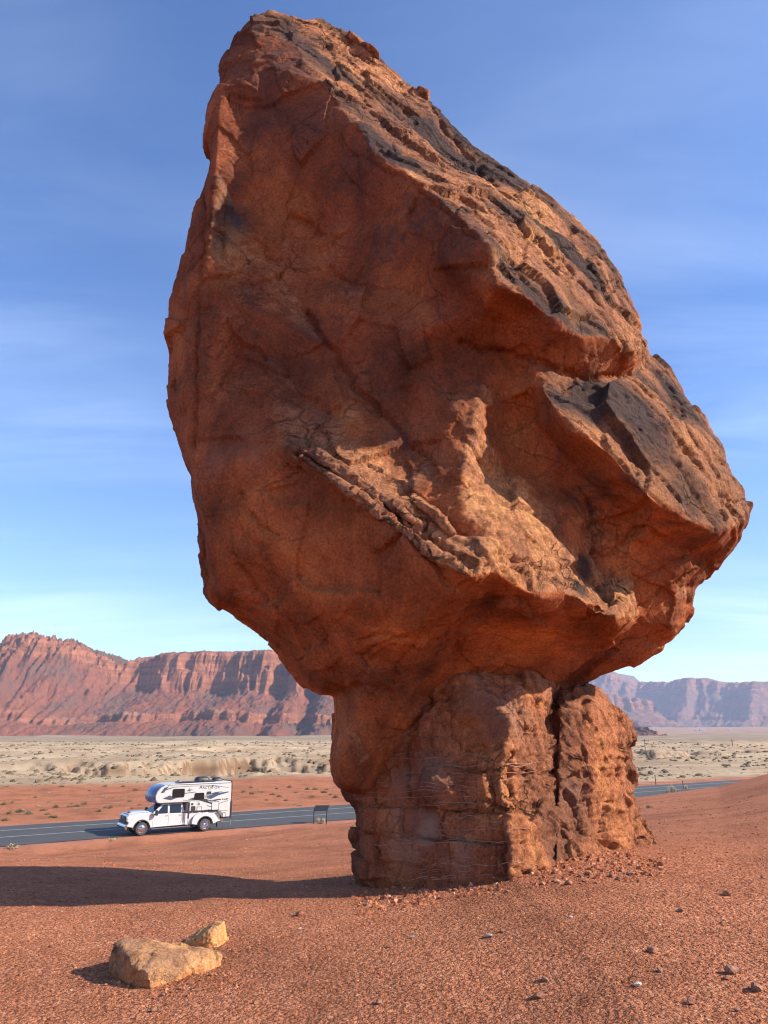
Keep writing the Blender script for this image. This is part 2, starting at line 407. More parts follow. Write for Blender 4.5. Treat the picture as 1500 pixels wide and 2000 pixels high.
    asx = N(nt, 'ShaderNodeAttribute', attribute_name='scrub')
    nG = noise(0.02, 6, 0.65); grn = ramp(nt, [(0.3, (0.17, 0.125, 0.075)), (0.6, (0.27, 0.195, 0.12)), (0.75, (0.40, 0.295, 0.19))]); L(nt, nG.outputs[0], grn.inputs[0])
    m2 = N(nt, 'ShaderNodeMix', data_type='RGBA'); L(nt, asx.outputs['Fac'], m2.inputs['Factor']); L(nt, m1.outputs['Result'], m2.inputs['A']); L(nt, grn.outputs[0], m2.inputs['B'])
    afr = N(nt, 'ShaderNodeAttribute', attribute_name='far_red')
    m3 = N(nt, 'ShaderNodeMix', data_type='RGBA'); m3.inputs['B'].default_value = (0.33, 0.2, 0.13, 1); L(nt, afr.outputs['Fac'], m3.inputs['Factor']); L(nt, m2.outputs['Result'], m3.inputs['A'])
    arr = N(nt, 'ShaderNodeAttribute', attribute_name='rimrock')
    m4 = N(nt, 'ShaderNodeMix', data_type='RGBA'); m4.inputs['B'].default_value = (0.20, 0.115, 0.065, 1); L(nt, arr.outputs['Fac'], m4.inputs['Factor']); L(nt, m3.outputs['Result'], m4.inputs['A'])
    L(nt, m4.outputs['Result'], b.inputs['Base Color'])
    b.inputs['Roughness'].default_value = 0.95; b.inputs['Specular IOR Level'].default_value = 0.1
    nh = noise(9.0, 8, 0.7)
    v1 = N(nt, 'ShaderNodeTexVoronoi', inp={'Scale': 26.0}); L(nt, geo.outputs['Object'], v1.inputs['Vector'])
    v2 = N(nt, 'ShaderNodeTexVoronoi', inp={'Scale': 62.0}); L(nt, geo.outputs['Object'], v2.inputs['Vector'])
    hA = N(nt, 'ShaderNodeMath', operation='MULTIPLY_ADD', inp={1: -0.030}); L(nt, v1.outputs['Distance'], hA.inputs[0])
    hB = N(nt, 'ShaderNodeMath', operation='MULTIPLY_ADD', inp={1: -0.015}); L(nt, v2.outputs['Distance'], hB.inputs[0]); L(nt, hB.outputs[0], hA.inputs[2])
    hC = N(nt, 'ShaderNodeMath', operation='MULTIPLY', inp={1: 0.05}); L(nt, nh.outputs[0], hC.inputs[0]); L(nt, hC.outputs[0], hB.inputs[2])
    bp = N(nt, 'ShaderNodeBump', inp={'Distance': 1.0, 'Strength': 1.0}); L(nt, hA.outputs[0], bp.inputs['Height']); L(nt, bp.outputs[0], b.inputs['Normal'])
    # each pebble its own tone
    sx = N(nt, 'ShaderNodeSeparateColor'); L(nt, v2.outputs['Color'], sx.inputs[0])
    sx1 = N(nt, 'ShaderNodeSeparateColor'); L(nt, v1.outputs['Color'], sx1.inputs[0])
    pr1 = ramp(nt, [(0.0, (0.34, 0.30, 0.28)), (0.45, (1.0, 1.0, 1.0)), (0.9, (1.15, 1.22, 1.3)), (1.0, (1.35, 1.7, 2.0))]); L(nt, sx.outputs[0], pr1.inputs[0])
    pr2 = ramp(nt, [(0.0, (0.75, 0.72, 0.70)), (0.7, (1.0, 1.0, 1.0)), (1.0, (1.2, 1.3, 1.4))]); L(nt, sx1.outputs[0], pr2.inputs[0])
    pm1 = N(nt, 'ShaderNodeMix', data_type='RGBA', blend_type='MULTIPLY', inp={'Factor': 0.9}); L(nt, rm.outputs['Result'], pm1.inputs['A']); L(nt, pr1.outputs[0], pm1.inputs['B'])
    pm2 = N(nt, 'ShaderNodeMix', data_type='RGBA', blend_type='MULTIPLY', inp={'Factor': 0.8}); L(nt, pm1.outputs['Result'], pm2.inputs['A']); L(nt, pr2.outputs[0], pm2.inputs['B'])
    L(nt, pm2.outputs['Result'], vmx.inputs['A'])
    o = link('ground', me, m)
    tag(o, 'red gravel desert floor running out to pale badlands', 'ground', kind='structure')
    return o
build_ground()

# ------------------------------------------------------------------ road
def build_road():
    m, nt, b = new_mat('asphalt')
    geo = N(nt, 'ShaderNodeTexCoord')
    n1 = N(nt, 'ShaderNodeTexNoise', inp={'Scale': 0.6, 'Detail': 6.0}); L(nt, geo.outputs['Object'], n1.inputs['Vector'])
    n2 = N(nt, 'ShaderNodeTexNoise', inp={'Scale': 60.0, 'Detail': 3.0}); L(nt, geo.outputs['Object'], n2.inputs['Vector'])
    mx = N(nt, 'ShaderNodeMath', operation='ADD'); L(nt, n1.outputs[0], mx.inputs[0]); L(nt, n2.outputs[0], mx.inputs[1])
    hf = N(nt, 'ShaderNodeMath', operation='MULTIPLY', inp={1: 0.5}); L(nt, mx.outputs[0], hf.inputs[0])
    r = ramp(nt, [(0.35, (0.047, 0.044, 0.039)), (0.65, (0.067, 0.063, 0.056))]); L(nt, hf.outputs[0], r.inputs[0]); L(nt, r.outputs[0], b.inputs['Base Color'])
    b.inputs['Roughness'].default_value = 0.85
    S = np.arange(-70, 171, 2.0)
    def strip(w0, w1, z, name, mat, wob=0.0):
        vv = []
        for s in S:
            j0 = wob * perlin(np.array([[s * 0.13, w0, 0]]), 91)[0]; j1 = wob * perlin(np.array([[s * 0.13, w1, 5]]), 91)[0]
            for w in (w0 + j0, w1 + j1):
                p = RO + RD * s + RN * w
                vv.append((p[0], p[1], z))
        me = mesh_np(name, vv, grid_faces(len(S), 2)[:, ::-1])
        return link(name, me, mat)
    o = strip(-RHW, RHW, ROAD_Z, 'road', m, 0.35)
    tag(o, 'grey asphalt road crossing behind the rock pedestal', 'road', kind='structure')
    paint = plain('road_paint', (0.42, 0.41, 0.37), 0.7, var=0.2, scale=8)
    for w in (-0.95, 2.75):
        l = strip(w - 0.07, w + 0.07, ROAD_Z + 0.004, 'lane_line', paint)
        l.parent = o
build_road()

# ------------------------------------------------------------------ mesas
def mesa_mat(name, c_cliff, c_talus, c_cap, c_band):
    m, nt, b = new_mat(name)
    geo = N(nt, 'ShaderNodeTexCoord')
    a1 = N(nt, 'ShaderNodeAttribute', attribute_name='cliff'); a2 = N(nt, 'ShaderNodeAttribute', attribute_name='cap'); a3 = N(nt, 'ShaderNodeAttribute', attribute_name='band')
    def noise(s, d=6.0, ro=0.65, mapping=None):
        n = N(nt, 'ShaderNodeTexNoise', inp={'Scale': s, 'Detail': d, 'Roughness': ro})
        if mapping:
            mm = N(nt, 'ShaderNodeMapping'); mm.inputs['Scale'].default_value = mapping; L(nt, geo.outputs['Object'], mm.inputs[0]); L(nt, mm.outputs[0], n.inputs['Vector'])
        else: L(nt, geo.outputs['Object'], n.inputs['Vector'])
        return n
    nv = noise(0.03, 8, 0.7, (1.2, 1.2, 0.25)); nh = noise(0.05, 5, 0.6, (0.12, 0.12, 1.6)); nt_ = noise(0.02, 8, 0.7)
    def var(c, n, k=0.3):
        r = ramp(nt, [(0.3, tuple(x * (1 - k) for x in c)), (0.7, tuple(x * (1 + k) for x in c))]); L(nt, n.outputs[0], r.inputs[0]); return r
    rc, rcap = var(c_cliff, nv, 0.34), var(c_cap, nt_, 0.3)
    ntx = noise(0.008, 9, 0.72, (1.0, 0.35, 1.5))
    rt = ramp(nt, [(0.30, tuple(x * 0.55 for x in c_talus)), (0.43, (c_talus[0] * 0.80, c_talus[1] * 1.12, c_talus[2] * 1.25)), (0.5, c_talus), (0.58, (c_talus[0] * 1.3, c_talus[1] * 1.15, c_talus[2] * 1.0)), (0.72, (c_talus[0] * 1.1, c_talus[1] * 1.4, c_talus[2] * 1.5))]); L(nt, ntx.outputs[0], rt.inputs[0])
    rb = ramp(nt, [(0.40, 0.62), (0.60, 1.22)]); L(nt, nh.outputs[0], rb.inputs[0])
    mc = N(nt, 'ShaderNodeMix', data_type='RGBA', blend_type='MULTIPLY', inp={'Factor': 0.8}); L(nt, rc.outputs[0], mc.inputs['A']); L(nt, rb.outputs[0], mc.inputs['B'])
    m1 = N(nt, 'ShaderNodeMix', data_type='RGBA'); L(nt, a1.outputs['Fac'], m1.inputs['Factor']); L(nt, rt.outputs[0], m1.inputs['A']); L(nt, mc.outputs['Result'], m1.inputs['B'])
    m2 = N(nt, 'ShaderNodeMix', data_type='RGBA'); L(nt, a2.outputs['Fac'], m2.inputs['Factor']); L(nt, m1.outputs['Result'], m2.inputs['A']); L(nt, rcap.outputs[0], m2.inputs['B'])
    m3 = N(nt, 'ShaderNodeMix', data_type='RGBA'); L(nt, a3.outputs['Fac'], m3.inputs['Factor']); L(nt, m2.outputs['Result'], m3.inputs['A']); m3.inputs['B'].default_value = (*c_band, 1)
    L(nt, m3.outputs['Result'], b.inputs['Base Color'])
    b.inputs['Roughness'].default_value = 0.95; b.inputs['Specular IOR Level'].default_value = 0.05
    nb = noise(0.09, 8, 0.75, (1, 1, 0.6))
    bp = N(nt, 'ShaderNodeBump', inp={'Distance': 16.0, 'Strength': 1.0}); L(nt, nb.outputs[0], bp.inputs['Height']); L(nt, bp.outputs[0], b.inputs['Normal'])
    return m

def build_mesa(name, O, ang, length, depth, nx, ny, skyline, base_z, mat, seed, sc, label, lobes):
    """O: left end of the foot line; ang: heading of the foot line; skyline: (s along, rim z, rim setback)"""
    dx_, dy_ = math.cos(ang), math.sin(ang); px_, py_ = -dy_, dx_
    s = np.linspace(0, length, nx); t = np.linspace(-0.12, 1, ny) ** 1.0 * depth
    T, Sg = np.meshgrid(t, s, indexing='ij')
    S1, T1 = Sg.ravel(), T.ravel()
    q = np.stack([S1, T1, np.zeros_like(S1)], -1) / sc
    sk = np.array(skyline)
    rim = np.interp(S1, sk[:, 0], sk[:, 1])
    setb = np.interp(S1, sk[:, 0], sk[:, 2])
    cliff_frac = np.interp(S1, sk[:, 0], sk[:, 3])
    rim = rim + np.interp(S1, sk[:, 0], (sk[:, 3] < 0.35) * 1.0) * (20 if sc < 1.5 else 4) * fbm(np.stack([S1 / sc * 0.06, 0 * S1, 0 * S1], -1), 3, seed + 41, ridged=True) + sc * 2.0 * fbm(np.stack([S1 / sc * 0.05, 0 * S1, 0 * S1], -1), 3, seed + 43)
    H = rim - base_z
    # spurs: the slope front moves in and out
    spur = 85 * fbm(q * np.array([0.0045, 0.0015, 1]), 3, seed) * sc + 34 * sc * fbm(q * np.array([0.02, 0.008, 1]), 4, seed + 5, ridged=True)
    flute = sc * (22 * fbm(q * np.array([0.019, 0.007, 1]) + 0.5 * perlin(q * 0.01, seed + 8)[:, None], 5, seed + 9, gain=0.62) + 8 * fbm(q * np.array([0.09, 0.03, 1]), 3, seed + 13, ridged=True) * np.clip(0.6 + perlin(q * 0.012, seed + 14), 0, 1.2))
    for (ls, lw, la) in lobes:                           # big bays and buttresses
        spur = spur + la * np.exp(-((S1 - ls) / lw) ** 2)
    u = T1 + spur                                        # distance up the slope
    # profile: badland apron, low cliff, talus, main cliff, cap
    a = np.clip(u / setb, -0.2, 1.6)
    lowh = 0.25 + 0.05 * perlin(np.stack([S1 / sc * 0.006, 0 * S1, 0 * S1], -1), seed + 21)
    fl1 = flute / setb * 0.9
    z = np.zeros_like(u)
    c0 = 0.36 + fl1
    z += lowh * sstep(-0.02, 0.36, a) ** 0.9 * 0.62
    z += lowh * 0.38 * sstep(0.0, 0.035, a - c0)
    tal = (1 - cliff_frac - lowh)
    z += tal * np.clip((a - 0.40) / 0.44, 0, 1) ** 1.15
    c1 = 0.84 + fl1 * 1.3
    brk = 0.5 + 0.5 * np.clip(1.6 * perlin(np.stack([S1 / sc * 0.011, 0 * S1, 0 * S1], -1), seed + 61), -1, 1)
    e1 = sstep(0.0, 0.04, a - c1) * (1 - brk) + brk * sstep(-0.05, 0.13, a - c1); e2 = sstep(0.065, 0.10, a - c1 - 0.4 * fl1) * (1 - brk) + brk * sstep(0.03, 0.17, a - c1 - 0.8 * fl1)
    z += cliff_frac * (0.62 * e1 + 0.38 * e2)
    z = np.clip(z, 0, 1.0)
    top = sstep(0.99, 1.2, a)
    Z = base_z - 6 + (H + 6) * z
    rough = sc * (3.2 * fbm(q * 0.05, 4, seed + 31) + 9.0 * (fbm(q * np.array([0.045, 0.012, 1]), 4, seed + 35, ridged=True) - 0.3) * (z < 0.62) + 3.0 * fbm(q * 0.16, 3, seed + 37, ridged=True) * (z > 0.6))
    Z += rough * sstep(0.0, 0.08, z) * (1 - 0.6 * top)
    Z += sc * (26 * (fbm(q * 0.055, 4, seed + 57, ridged=True) - 0.25) * sstep(0.45, 0.95, z) + 16 * (fbm(q * 0.03, 4, seed + 59) ) * sstep(0.2, 0.5, z)) * sstep(0.30, 0.18, cliff_frac) * (1 if sc < 1.5 else 0.3) * (1 - 0.5 * top)
    Z += sc * (7.0 * fbm(q * 0.11, 4, seed + 51, ridged=True) + 3.0 * fbm(q * 0.3, 3, seed + 53)) * sstep(0.03, 0.15, z) * (1 - 0.7 * top)
    x = O[0] + dx_ * S1 + px_ * T1; y = O[1] + dy_ * S1 + py_ * T1
    me = mesh_np(name, np.stack([x, y, Z], -1), grid_faces(ny, nx))
    lowc = sstep(-0.02, 0.0, a - c0) * (1 - sstep(0.035, 0.06, a - c0))
    cl = np.clip(sstep(-0.03, 0.01, a - c1) + 0.8 * lowc, 0, 1)
    attr_f(me, 'cliff', cl); attr_f(me, 'cap', sstep(0.11, 0.2, a - c1 + 0.03 * perlin(q * 0.05, seed + 3)) * 0.85)
    attr_f(me, 'band', sstep(0.02, 0.035, a - c0) * (1 - sstep(0.04, 0.06, a - c0)) * 0.65 * sstep(-0.1, 0.3, perlin(q * np.array([0.01, 0.0, 1]), seed + 4)))
    o = link(name, me, mat)
    tag(o, label, 'mesa', kind='structure')
    return o
M_MESA = mesa_mat('red_cliff', (0.43, 0.165, 0.088), (0.27, 0.108, 0.070), (0.15, 0.105, 0.065), (0.38, 0.27, 0.17))
M_MESA2 = mesa_mat('far_cliff', (0.30, 0.14, 0.095), (0.22, 0.12, 0.088), (0.17, 0.125, 0.09), (0.3, 0.2, 0.14))
def sky_pt(px, py, Y):
    p = at(px, py, Y); return p.x, p.z
YL = 1500.0
def sl(pts, Y, x0, frac):
    out = []
    for (px, py, setb, cf) in pts:
        x, z = sky_pt(px, py, Y + setb); out.append((x - x0, z, setb, cf))
    return out
x0L = -1150.0
build_mesa('mesa', (x0L, YL), 0.0, 1750, 760, 600, 240,
           [(0, 200, 430, 0.3)] + sl([(-60, 1285, 430, 0.22), (15, 1284, 420, 0.20), (40, 1266, 420, 0.22), (125, 1270, 420, 0.20), (170, 1286, 430, 0.14), (232, 1320, 480, 0.18),
               (270, 1287, 520, 0.42), (330, 1281, 520, 0.48), (420, 1277, 520, 0.52), (515, 1277, 520, 0.52), (600, 1283, 520, 0.5), (660, 1300, 500, 0.45), (760, 1330, 480, 0.4), (900, 1390, 420, 0.35)], YL, x0L, 0) + [(1750, 20, 420, 0.3)],
           -14.0, M_MESA, 101, 1.0, 'long red sandstone mesa with sheer upper cliffs beyond the road',
           [(700, 60, -40), (560, 40, 40), (880, 22, -60), (925, 22, 45), (965, 20, -60), (1010, 30, 40), (250, 90, 40)])
YR = 5200.0
def sl2(pts, O, ang, cd):
    out = []
    dx_, dy_ = math.cos(ang), math.sin(ang)
    for (px, py, setb, cf) in pts:
        # where the ray over px meets the rim line
        d = ray(px, py); k = d.x / d.y
        ox, oy = O[0] - dy_ * setb, O[1] + dx_ * setb
        sp_ = (k * oy - ox) / (dx_ - k * dy_)
        Y = oy + dy_ * sp_
        out.append((sp_, at(px, py, Y).z, setb, cf))
    return out
OR_ = (1050.0, 6600.0); AR = R(-38)
pr = sl2([(1090, 1330, 620, 0.24), (1130, 1338, 640, 0.24), (1165, 1330, 640, 0.24), (1185, 1315, 640, 0.24), (1200, 1316, 640, 0.24), (1222, 1334, 680, 0.24), (1260, 1335, 700, 0.24), (1310, 1336, 700, 0.24), (1345, 1330, 700, 0.24),
          (1385, 1329, 700, 0.24), (1415, 1337, 700, 0.24), (1500, 1337, 700, 0.24), (1560, 1330, 700, 0.24), (1650, 1325, 700, 0.24)], OR_, AR, 0)
build_mesa('mesa', OR_, AR, 4200, 1150, 460, 150, [(-500, pr[0][1], 620, 0.24)] + pr, 20.0, M_MESA2, 333, 1.9,
           'distant hazy escarpment on the right horizon behind the pale valley', [(1500, 60, 80), (600, 80, 70), (1050, 70, -60), (2000, 80, 90)])
# farther bluff closing the gap behind the pedestal
build_mesa('mesa', (-200, 4300), R(6), 2100, 900, 160, 90, [(0, 250, 560, 0.4), (700, 300, 560, 0.4), (1200, 320, 560, 0.4), (1500, 300, 560, 0.4), (2100, 200, 560, 0.4)], 0.0, M_MESA2, 555, 1.6,
           'middle distant red bluff seen low behind the pedestal', [])

# ------------------------------------------------------------------ rock building
def pip(poly, x, y):
    c = False; j = len(poly) - 1
    for i in range(len(poly)):
        xi, yi = poly[i]; xj, yj = poly[j]
        if (yi > y) != (yj > y) and x < (xj - xi) * (y - yi) / (yj - yi) + xi: c = not c
        j = i
    return c
def seg_d(poly, x, y):
    p = np.array(poly); q = np.roll(p, -1, 0); d = q - p
    t = np.clip((((x, y) - p) * d).sum(1) / (d * d).sum(1), 0, 1)
    e = p + d * t[:, None] - (x, y)
    return float(np.sqrt((e * e).sum(1)).min())
def shell(outline, points, lines, back0, bulge, bspan=260.0, edge_crease=0.6, step=120):
    """closed rock: outline [(px,py,Y)], front points [(px,py,Y)], front ridge lines [([(px,py,Y)...], crease)], and a domed back"""
    bm = bmesh.new()
    poly = [(a, b) for a, b, _ in outline]; n = len(poly)
    def sheet(extra, lns):
        pts = list(outline); edges = []; cre = {}
        idx = {}
        def add(p):
            key = (round(p[0], 1), round(p[1], 1))
            if key in idx: return idx[key]
            pts.append(p); idx[key] = len(pts) - 1; return idx[key]
        for i, p in enumerate(outline): idx[(round(p[0], 1), round(p[1], 1))] = i
        for p in extra: add(p)
        for ln, c in lns:
            ii = [add(p) for p in ln]
            for a, b in zip(ii[:-1], ii[1:]):
                edges.append((a, b)); cre[frozenset((a, b))] = c
        res = geometry.delaunay_2d_cdt([Vector((p[0], p[1])) for p in pts], edges, [list(range(n))], 1, 1e-4)
        return pts, cre, res
    sil = [bm.verts.new(at(*p)) for p in outline]
    cl = bm.edges.layers.float.new('crease_edge')
    def emit(pts, cre, res):
        ov, oe, of, orv = res[0], res[1], res[2], res[3]
        vm = []
        for co, o_ in zip(ov, orv):
            if o_:
                k = o_[0]
                vm.append((k, sil[k] if k < n else None))
            else: vm.append((None, None))
        out = []
        for (k, v), co in zip(vm, ov):
            if v is None:
                if k is None:
                    Ys = sorted((((p[0] - co.x) ** 2 + (p[1] - co.y) ** 2), p[2]) for p in pts)[:2]
                    v = bm.verts.new(at(co.x, co.y, (Ys[0][1] + Ys[1][1]) / 2))
                else: v = bm.verts.new(at(*pts[k]))
            out.append((k, v))
        for f in of:
            try: bm.faces.new([out[i][1] for i in f])
            except ValueError: pass
        km = {k: v for k, v in out if k is not None}
        for fs, c in cre.items():
            a, b = tuple(fs)
            if a in km and b in km:
                e = bm.edges.get((km[a], km[b]))
                if e: e[cl] = c
    emit(*sheet(points, lines))
    back = []
    xs = [p[0] for p in poly]; ys = [p[1] for p in poly]
    y = min(ys) + step / 2
    while y < max(ys):
        x = min(xs) + step / 2 + rnd.uniform(-10, 10)
        while x < max(xs):
            if pip(poly, x, y):
                d = seg_d(poly, x, y)
                if d > step * 0.3: back.append((x + 0.13, y + 0.17, back0 + bulge * math.sqrt(min(1, d / bspan)) + rnd.uniform(-.12, .12)))
            x += step
        y += step
    emit(*sheet(back, []))
    for i in range(n):
        e = bm.edges.get((sil[i], sil[(i + 1) % n]))
        if e: e[cl] = edge_crease
    bmesh.ops.recalc_face_normals(bm, faces=bm.faces)
    me = bpy.data.meshes.new('coarse'); bm.to_mesh(me); bm.free()
    return me
def evaluate(me, mods):
    o = bpy.data.objects.new('tmp', me); COL.objects.link(o)
    for t, kw in mods:
        m = o.modifiers.new(t, t)
        for k, v in kw.items(): setattr(m, k, v)
    dg = bpy.context.evaluated_depsgraph_get()
    r = bpy.data.meshes.new_from_object(o.evaluated_get(dg))
    bpy.data.objects.remove(o)
    return r
def get_v(me):
    v = np.empty(len(me.vertices) * 3, np.float32); me.vertices.foreach_get('co', v); return v.reshape(-1, 3)
def get_n(me):
    v = np.empty(len(me.vertices) * 3, np.float32); me.vertex_normals.foreach_get('vector', v); return v.reshape(-1, 3)
def set_v(me, v):
    me.vertices.foreach_set('co', v.astype(np.float32).ravel()); me.update()
def get_e(me):
    e = np.empty(len(me.edges) * 2, np.int32); me.edges.foreach_get('vertices', e); return e.reshape(-1, 2)
def smooth_v(v, e, it, k=0.5):
    n = len(v); deg = np.bincount(e.ravel(), minlength=n).astype(np.float32)[:, None]
    for _ in range(it):
        s = np.stack([np.bincount(e[:, 0], v[e[:, 1], c], n) + np.bincount(e[:, 1], v[e[:, 0], c], n) for c in range(3)], -1)
        v = v + k * (s / np.maximum(deg, 1) - v)
    return v.astype(np.float32)
def smooth_s(a, e, it):
    n = len(a); deg = np.bincount(e.ravel(), minlength=n)
    for _ in range(it):
        a = 0.5 * a + 0.5 * (np.bincount(e[:, 0], a[e[:, 1]], n) + np.bincount(e[:, 1], a[e[:, 0]], n)) / np.maximum(deg, 1)
    return a
def project(me_v, me, poly, step=7.0):
    """3-D points where a photo-space polyline falls on a mesh"""
    return poly
def rockify(me, voxel, smooth=3, sub=3, flat=0.6):
    ma = evaluate(me, [('SUBSURF', dict(levels=sub, render_levels=sub))])
    mb = evaluate(me, [('SUBSURF', dict(levels=sub, render_levels=sub, subdivision_type='SIMPLE'))])
    set_v(ma, (1 - flat) * get_v(ma) + flat * get_v(mb))
    me = evaluate(ma, [('REMESH', dict(mode='VOXEL', voxel_size=voxel, use_smooth_shade=True))])
    e = get_e(me)
    set_v(me, smooth_v(get_v(me), e, smooth))
    return me, e
def bvh_of(me):
    bm = bmesh.new(); bm.from_mesh(me); t = BVHTree.FromBMesh(bm); bm.free()
    return t
def trace(bvh, poly, step=6.0, wob=0.0):
    out = []; wk = poly[0][0] * 0.37
    for (a, b), (c, d) in zip(poly[:-1], poly[1:]):
        k = max(1, int(math.hypot(c - a, d - b) / step))
        for i in range(k):
            t = i / k
            jx, jy = 0.0, 0.0
            if wob:
                q_ = np.array([[a + (c - a) * t, b + (d - b) * t, wk]]) / 40.0
                jx, jy = wob * float(fbm(q_, 3, 5)[0]), wob * float(fbm(q_, 3, 6)[0])
            hit = bvh.ray_cast(Vector((0, 0, CAM_Z)), ray(a + (c - a) * t + jx, b + (d - b) * t + jy).normalized())
            if hit[0] is not None: out.append(hit[0])
    return out
def carve(v, cracks):
    """cracks: list of (points, width, depth) -> depth per vertex"""
    d = np.zeros(len(v), np.float32)
    for pts, w, dep in cracks:
        if len(pts) < 2: continue
        P = np.array([tuple(p) for p in pts], np.float32)
        lo, hi = P.min(0) - 3 * w, P.max(0) + 3 * w
        m = np.where(((v > lo) & (v < hi)).all(1))[0]
        if not len(m): continue
        best = np.full(len(m), 9, np.float32)
        vm = v[m]
        for p in P:
            best = np.minimum(best, ((vm - p) ** 2).sum(1))
        d[m] = np.maximum(d[m], dep * np.exp(-best / (w * w)))
    return d
def stain(v, spots):
    s = np.zeros(len(v), np.float32)
    for p, r, k in spots:
        d = np.sqrt(((v - np.array(p, np.float32)) ** 2).sum(1))
        s = np.maximum(s, k * np.clip(1.25 - d / r, 0, 1))
    return s

# ------------------------------------------------------------------ the balanced boulder
OUT = [(483, 45, 10.6), (520, 36, 10.7), (570, 38, 10.8), (620, 42, 10.9), (660, 62, 10.9), (700, 92, 10.9), (745, 122, 10.9), (790, 160, 10.9), (830, 192, 10.9), (880, 242, 10.8), (920, 285, 10.8),
       (960, 310, 10.8), (1010, 350, 10.7), (1060, 385, 10.7), (1110, 425, 10.7), (1160, 470, 10.6), (1200, 530, 10.6), (1225, 580, 10.5), (1245, 640, 10.4), (1270, 690, 10.5), (1310, 720, 10.6), (1345, 765, 10.6),
       (1375, 820, 10.5), (1405, 870, 10.5), (1430, 905, 10.4), (1447, 950, 10.3), (1459, 990, 10.2), (1455, 1022, 10.2), (1440, 1052, 10.3), (1410, 1090, 10.5), (1385, 1125, 10.6), (1365, 1150, 10.6), (1358, 1185, 10.6),
       (1340, 1222, 10.6), (1315, 1255, 10.7), (1270, 1285, 10.8), (1220, 1310, 10.9), (1160, 1326, 11.0), (1108, 1340, 11.0), (1100, 1345, 10.9), (1050, 1350, 10.7), (980, 1350, 10.6), (900, 1360, 10.6), (850, 1390, 10.6), (800, 1440, 10.6), (760, 1500, 10.6), (725, 1545, 10.5),
       (690, 1556, 10.4), (665, 1548, 10.3), (646, 1530, 10.3), (643, 1495, 10.3), (648, 1450, 10.4), (655, 1405, 10.5), (652, 1355, 10.5), (625, 1357, 10.4), (590, 1335, 10.4), (555, 1295, 10.4), (520, 1255, 10.4), (480, 1220, 10.4),
       (440, 1190, 10.3), (405, 1163, 10.2), (398, 1110, 10.1), (388, 1050, 10.0), (380, 1000, 10.0), (370, 940, 10.0), (350, 890, 10.0), (337, 850, 10.0), (326, 790, 10.0), (330, 730, 10.0), (335, 680, 10.0), (332, 620, 10.1), (340, 560, 10.1),
       (355, 500, 10.2), (370, 430, 10.2), (390, 370, 10.2), (405, 325, 10.2), (400, 270, 10.3), (408, 210, 10.4), (425, 160, 10.5), (432, 110, 10.5), (455, 75, 10.6)]
RIM = [(500, 75, 10.2), (450, 150, 10.0), (425, 220, 9.85), (420, 330, 9.75), (412, 430, 9.65), (405, 500, 9.55), (385, 600, 9.45), (378, 700, 9.35), (372, 800, 9.3), (372, 870, 9.25), (388, 925, 9.2)]
RIM2 = [(388, 925, 9.2), (402, 1000, 9.25), (415, 1080, 9.35), (440, 1160, 9.5)]
RIDGE = [(545, 62, 10.25), (590, 110, 10.0), (640, 170, 9.65), (690, 240, 9.3), (740, 305, 9.0), (800, 345, 8.75), (870, 400, 8.45), (930, 450, 8.2), (962, 500, 8.05), (968, 560, 7.9)]
VALLEY = [(440, 478, 9.75), (520, 505, 9.8), (620, 535, 9.65), (720, 558, 9.4), (820, 575, 9.05), (900, 575, 8.5)]
LIP = [(968, 560, 7.9), (1015, 572, 7.98), (1060, 605, 8.28), (1105, 648, 8.58), (1140, 660, 8.7), (1180, 655, 8.85), (1215, 680, 9.05), (1245, 700, 9.35)]
CRK = [(900, 672, 8.95), (960, 680, 9.0), (1030, 700, 9.0), (1090, 725, 9.0), (1170, 738, 9.2), (1235, 728, 9.6)]
V2 = [(590, 600, 9.5), (640, 680, 9.4), (700, 765, 9.28), (770, 835, 9.05), (850, 905, 8.72)]
LEDGE = [(405, 925, 9.2), (480, 905, 9.0), (560, 875, 8.8), (640, 925, 8.55), (720, 985, 8.35), (800, 1040, 8.15), (870, 1090, 7.98), (922, 1128, 7.82)]
LEDGEIN = [(600, 868, 8.9), (680, 905, 8.75), (760, 955, 8.58), (840, 1010, 8.4), (880, 1040, 8.28)]
RIB = [(946, 745, 8.98), (932, 800, 8.78), (922, 850, 8.62), (910, 905, 8.45), (900, 955, 8.3)]
E4 = [(1052, 748, 8.78), (1085, 800, 8.55), (1112, 842, 8.45), (1150, 858, 8.48), (1195, 890, 8.55)]
E5 = [(1195, 890, 8.55), (1225, 930, 8.62), (1280, 985, 8.75), (1340, 1015, 8.95), (1400, 1042, 9.25), (1440, 1030, 9.75)]
E6 = [(922, 1128, 7.82), (970, 1120, 8.1), (1012, 1150, 8.35), (1050, 1168, 8.5), (1100, 1158, 8.72), (1150, 1180, 8.85), (1200, 1212, 9.05)]
CONE = [(922, 1128, 7.82), (868, 1175, 8.2), (810, 1232, 8.7), (760, 1300, 9.3)]
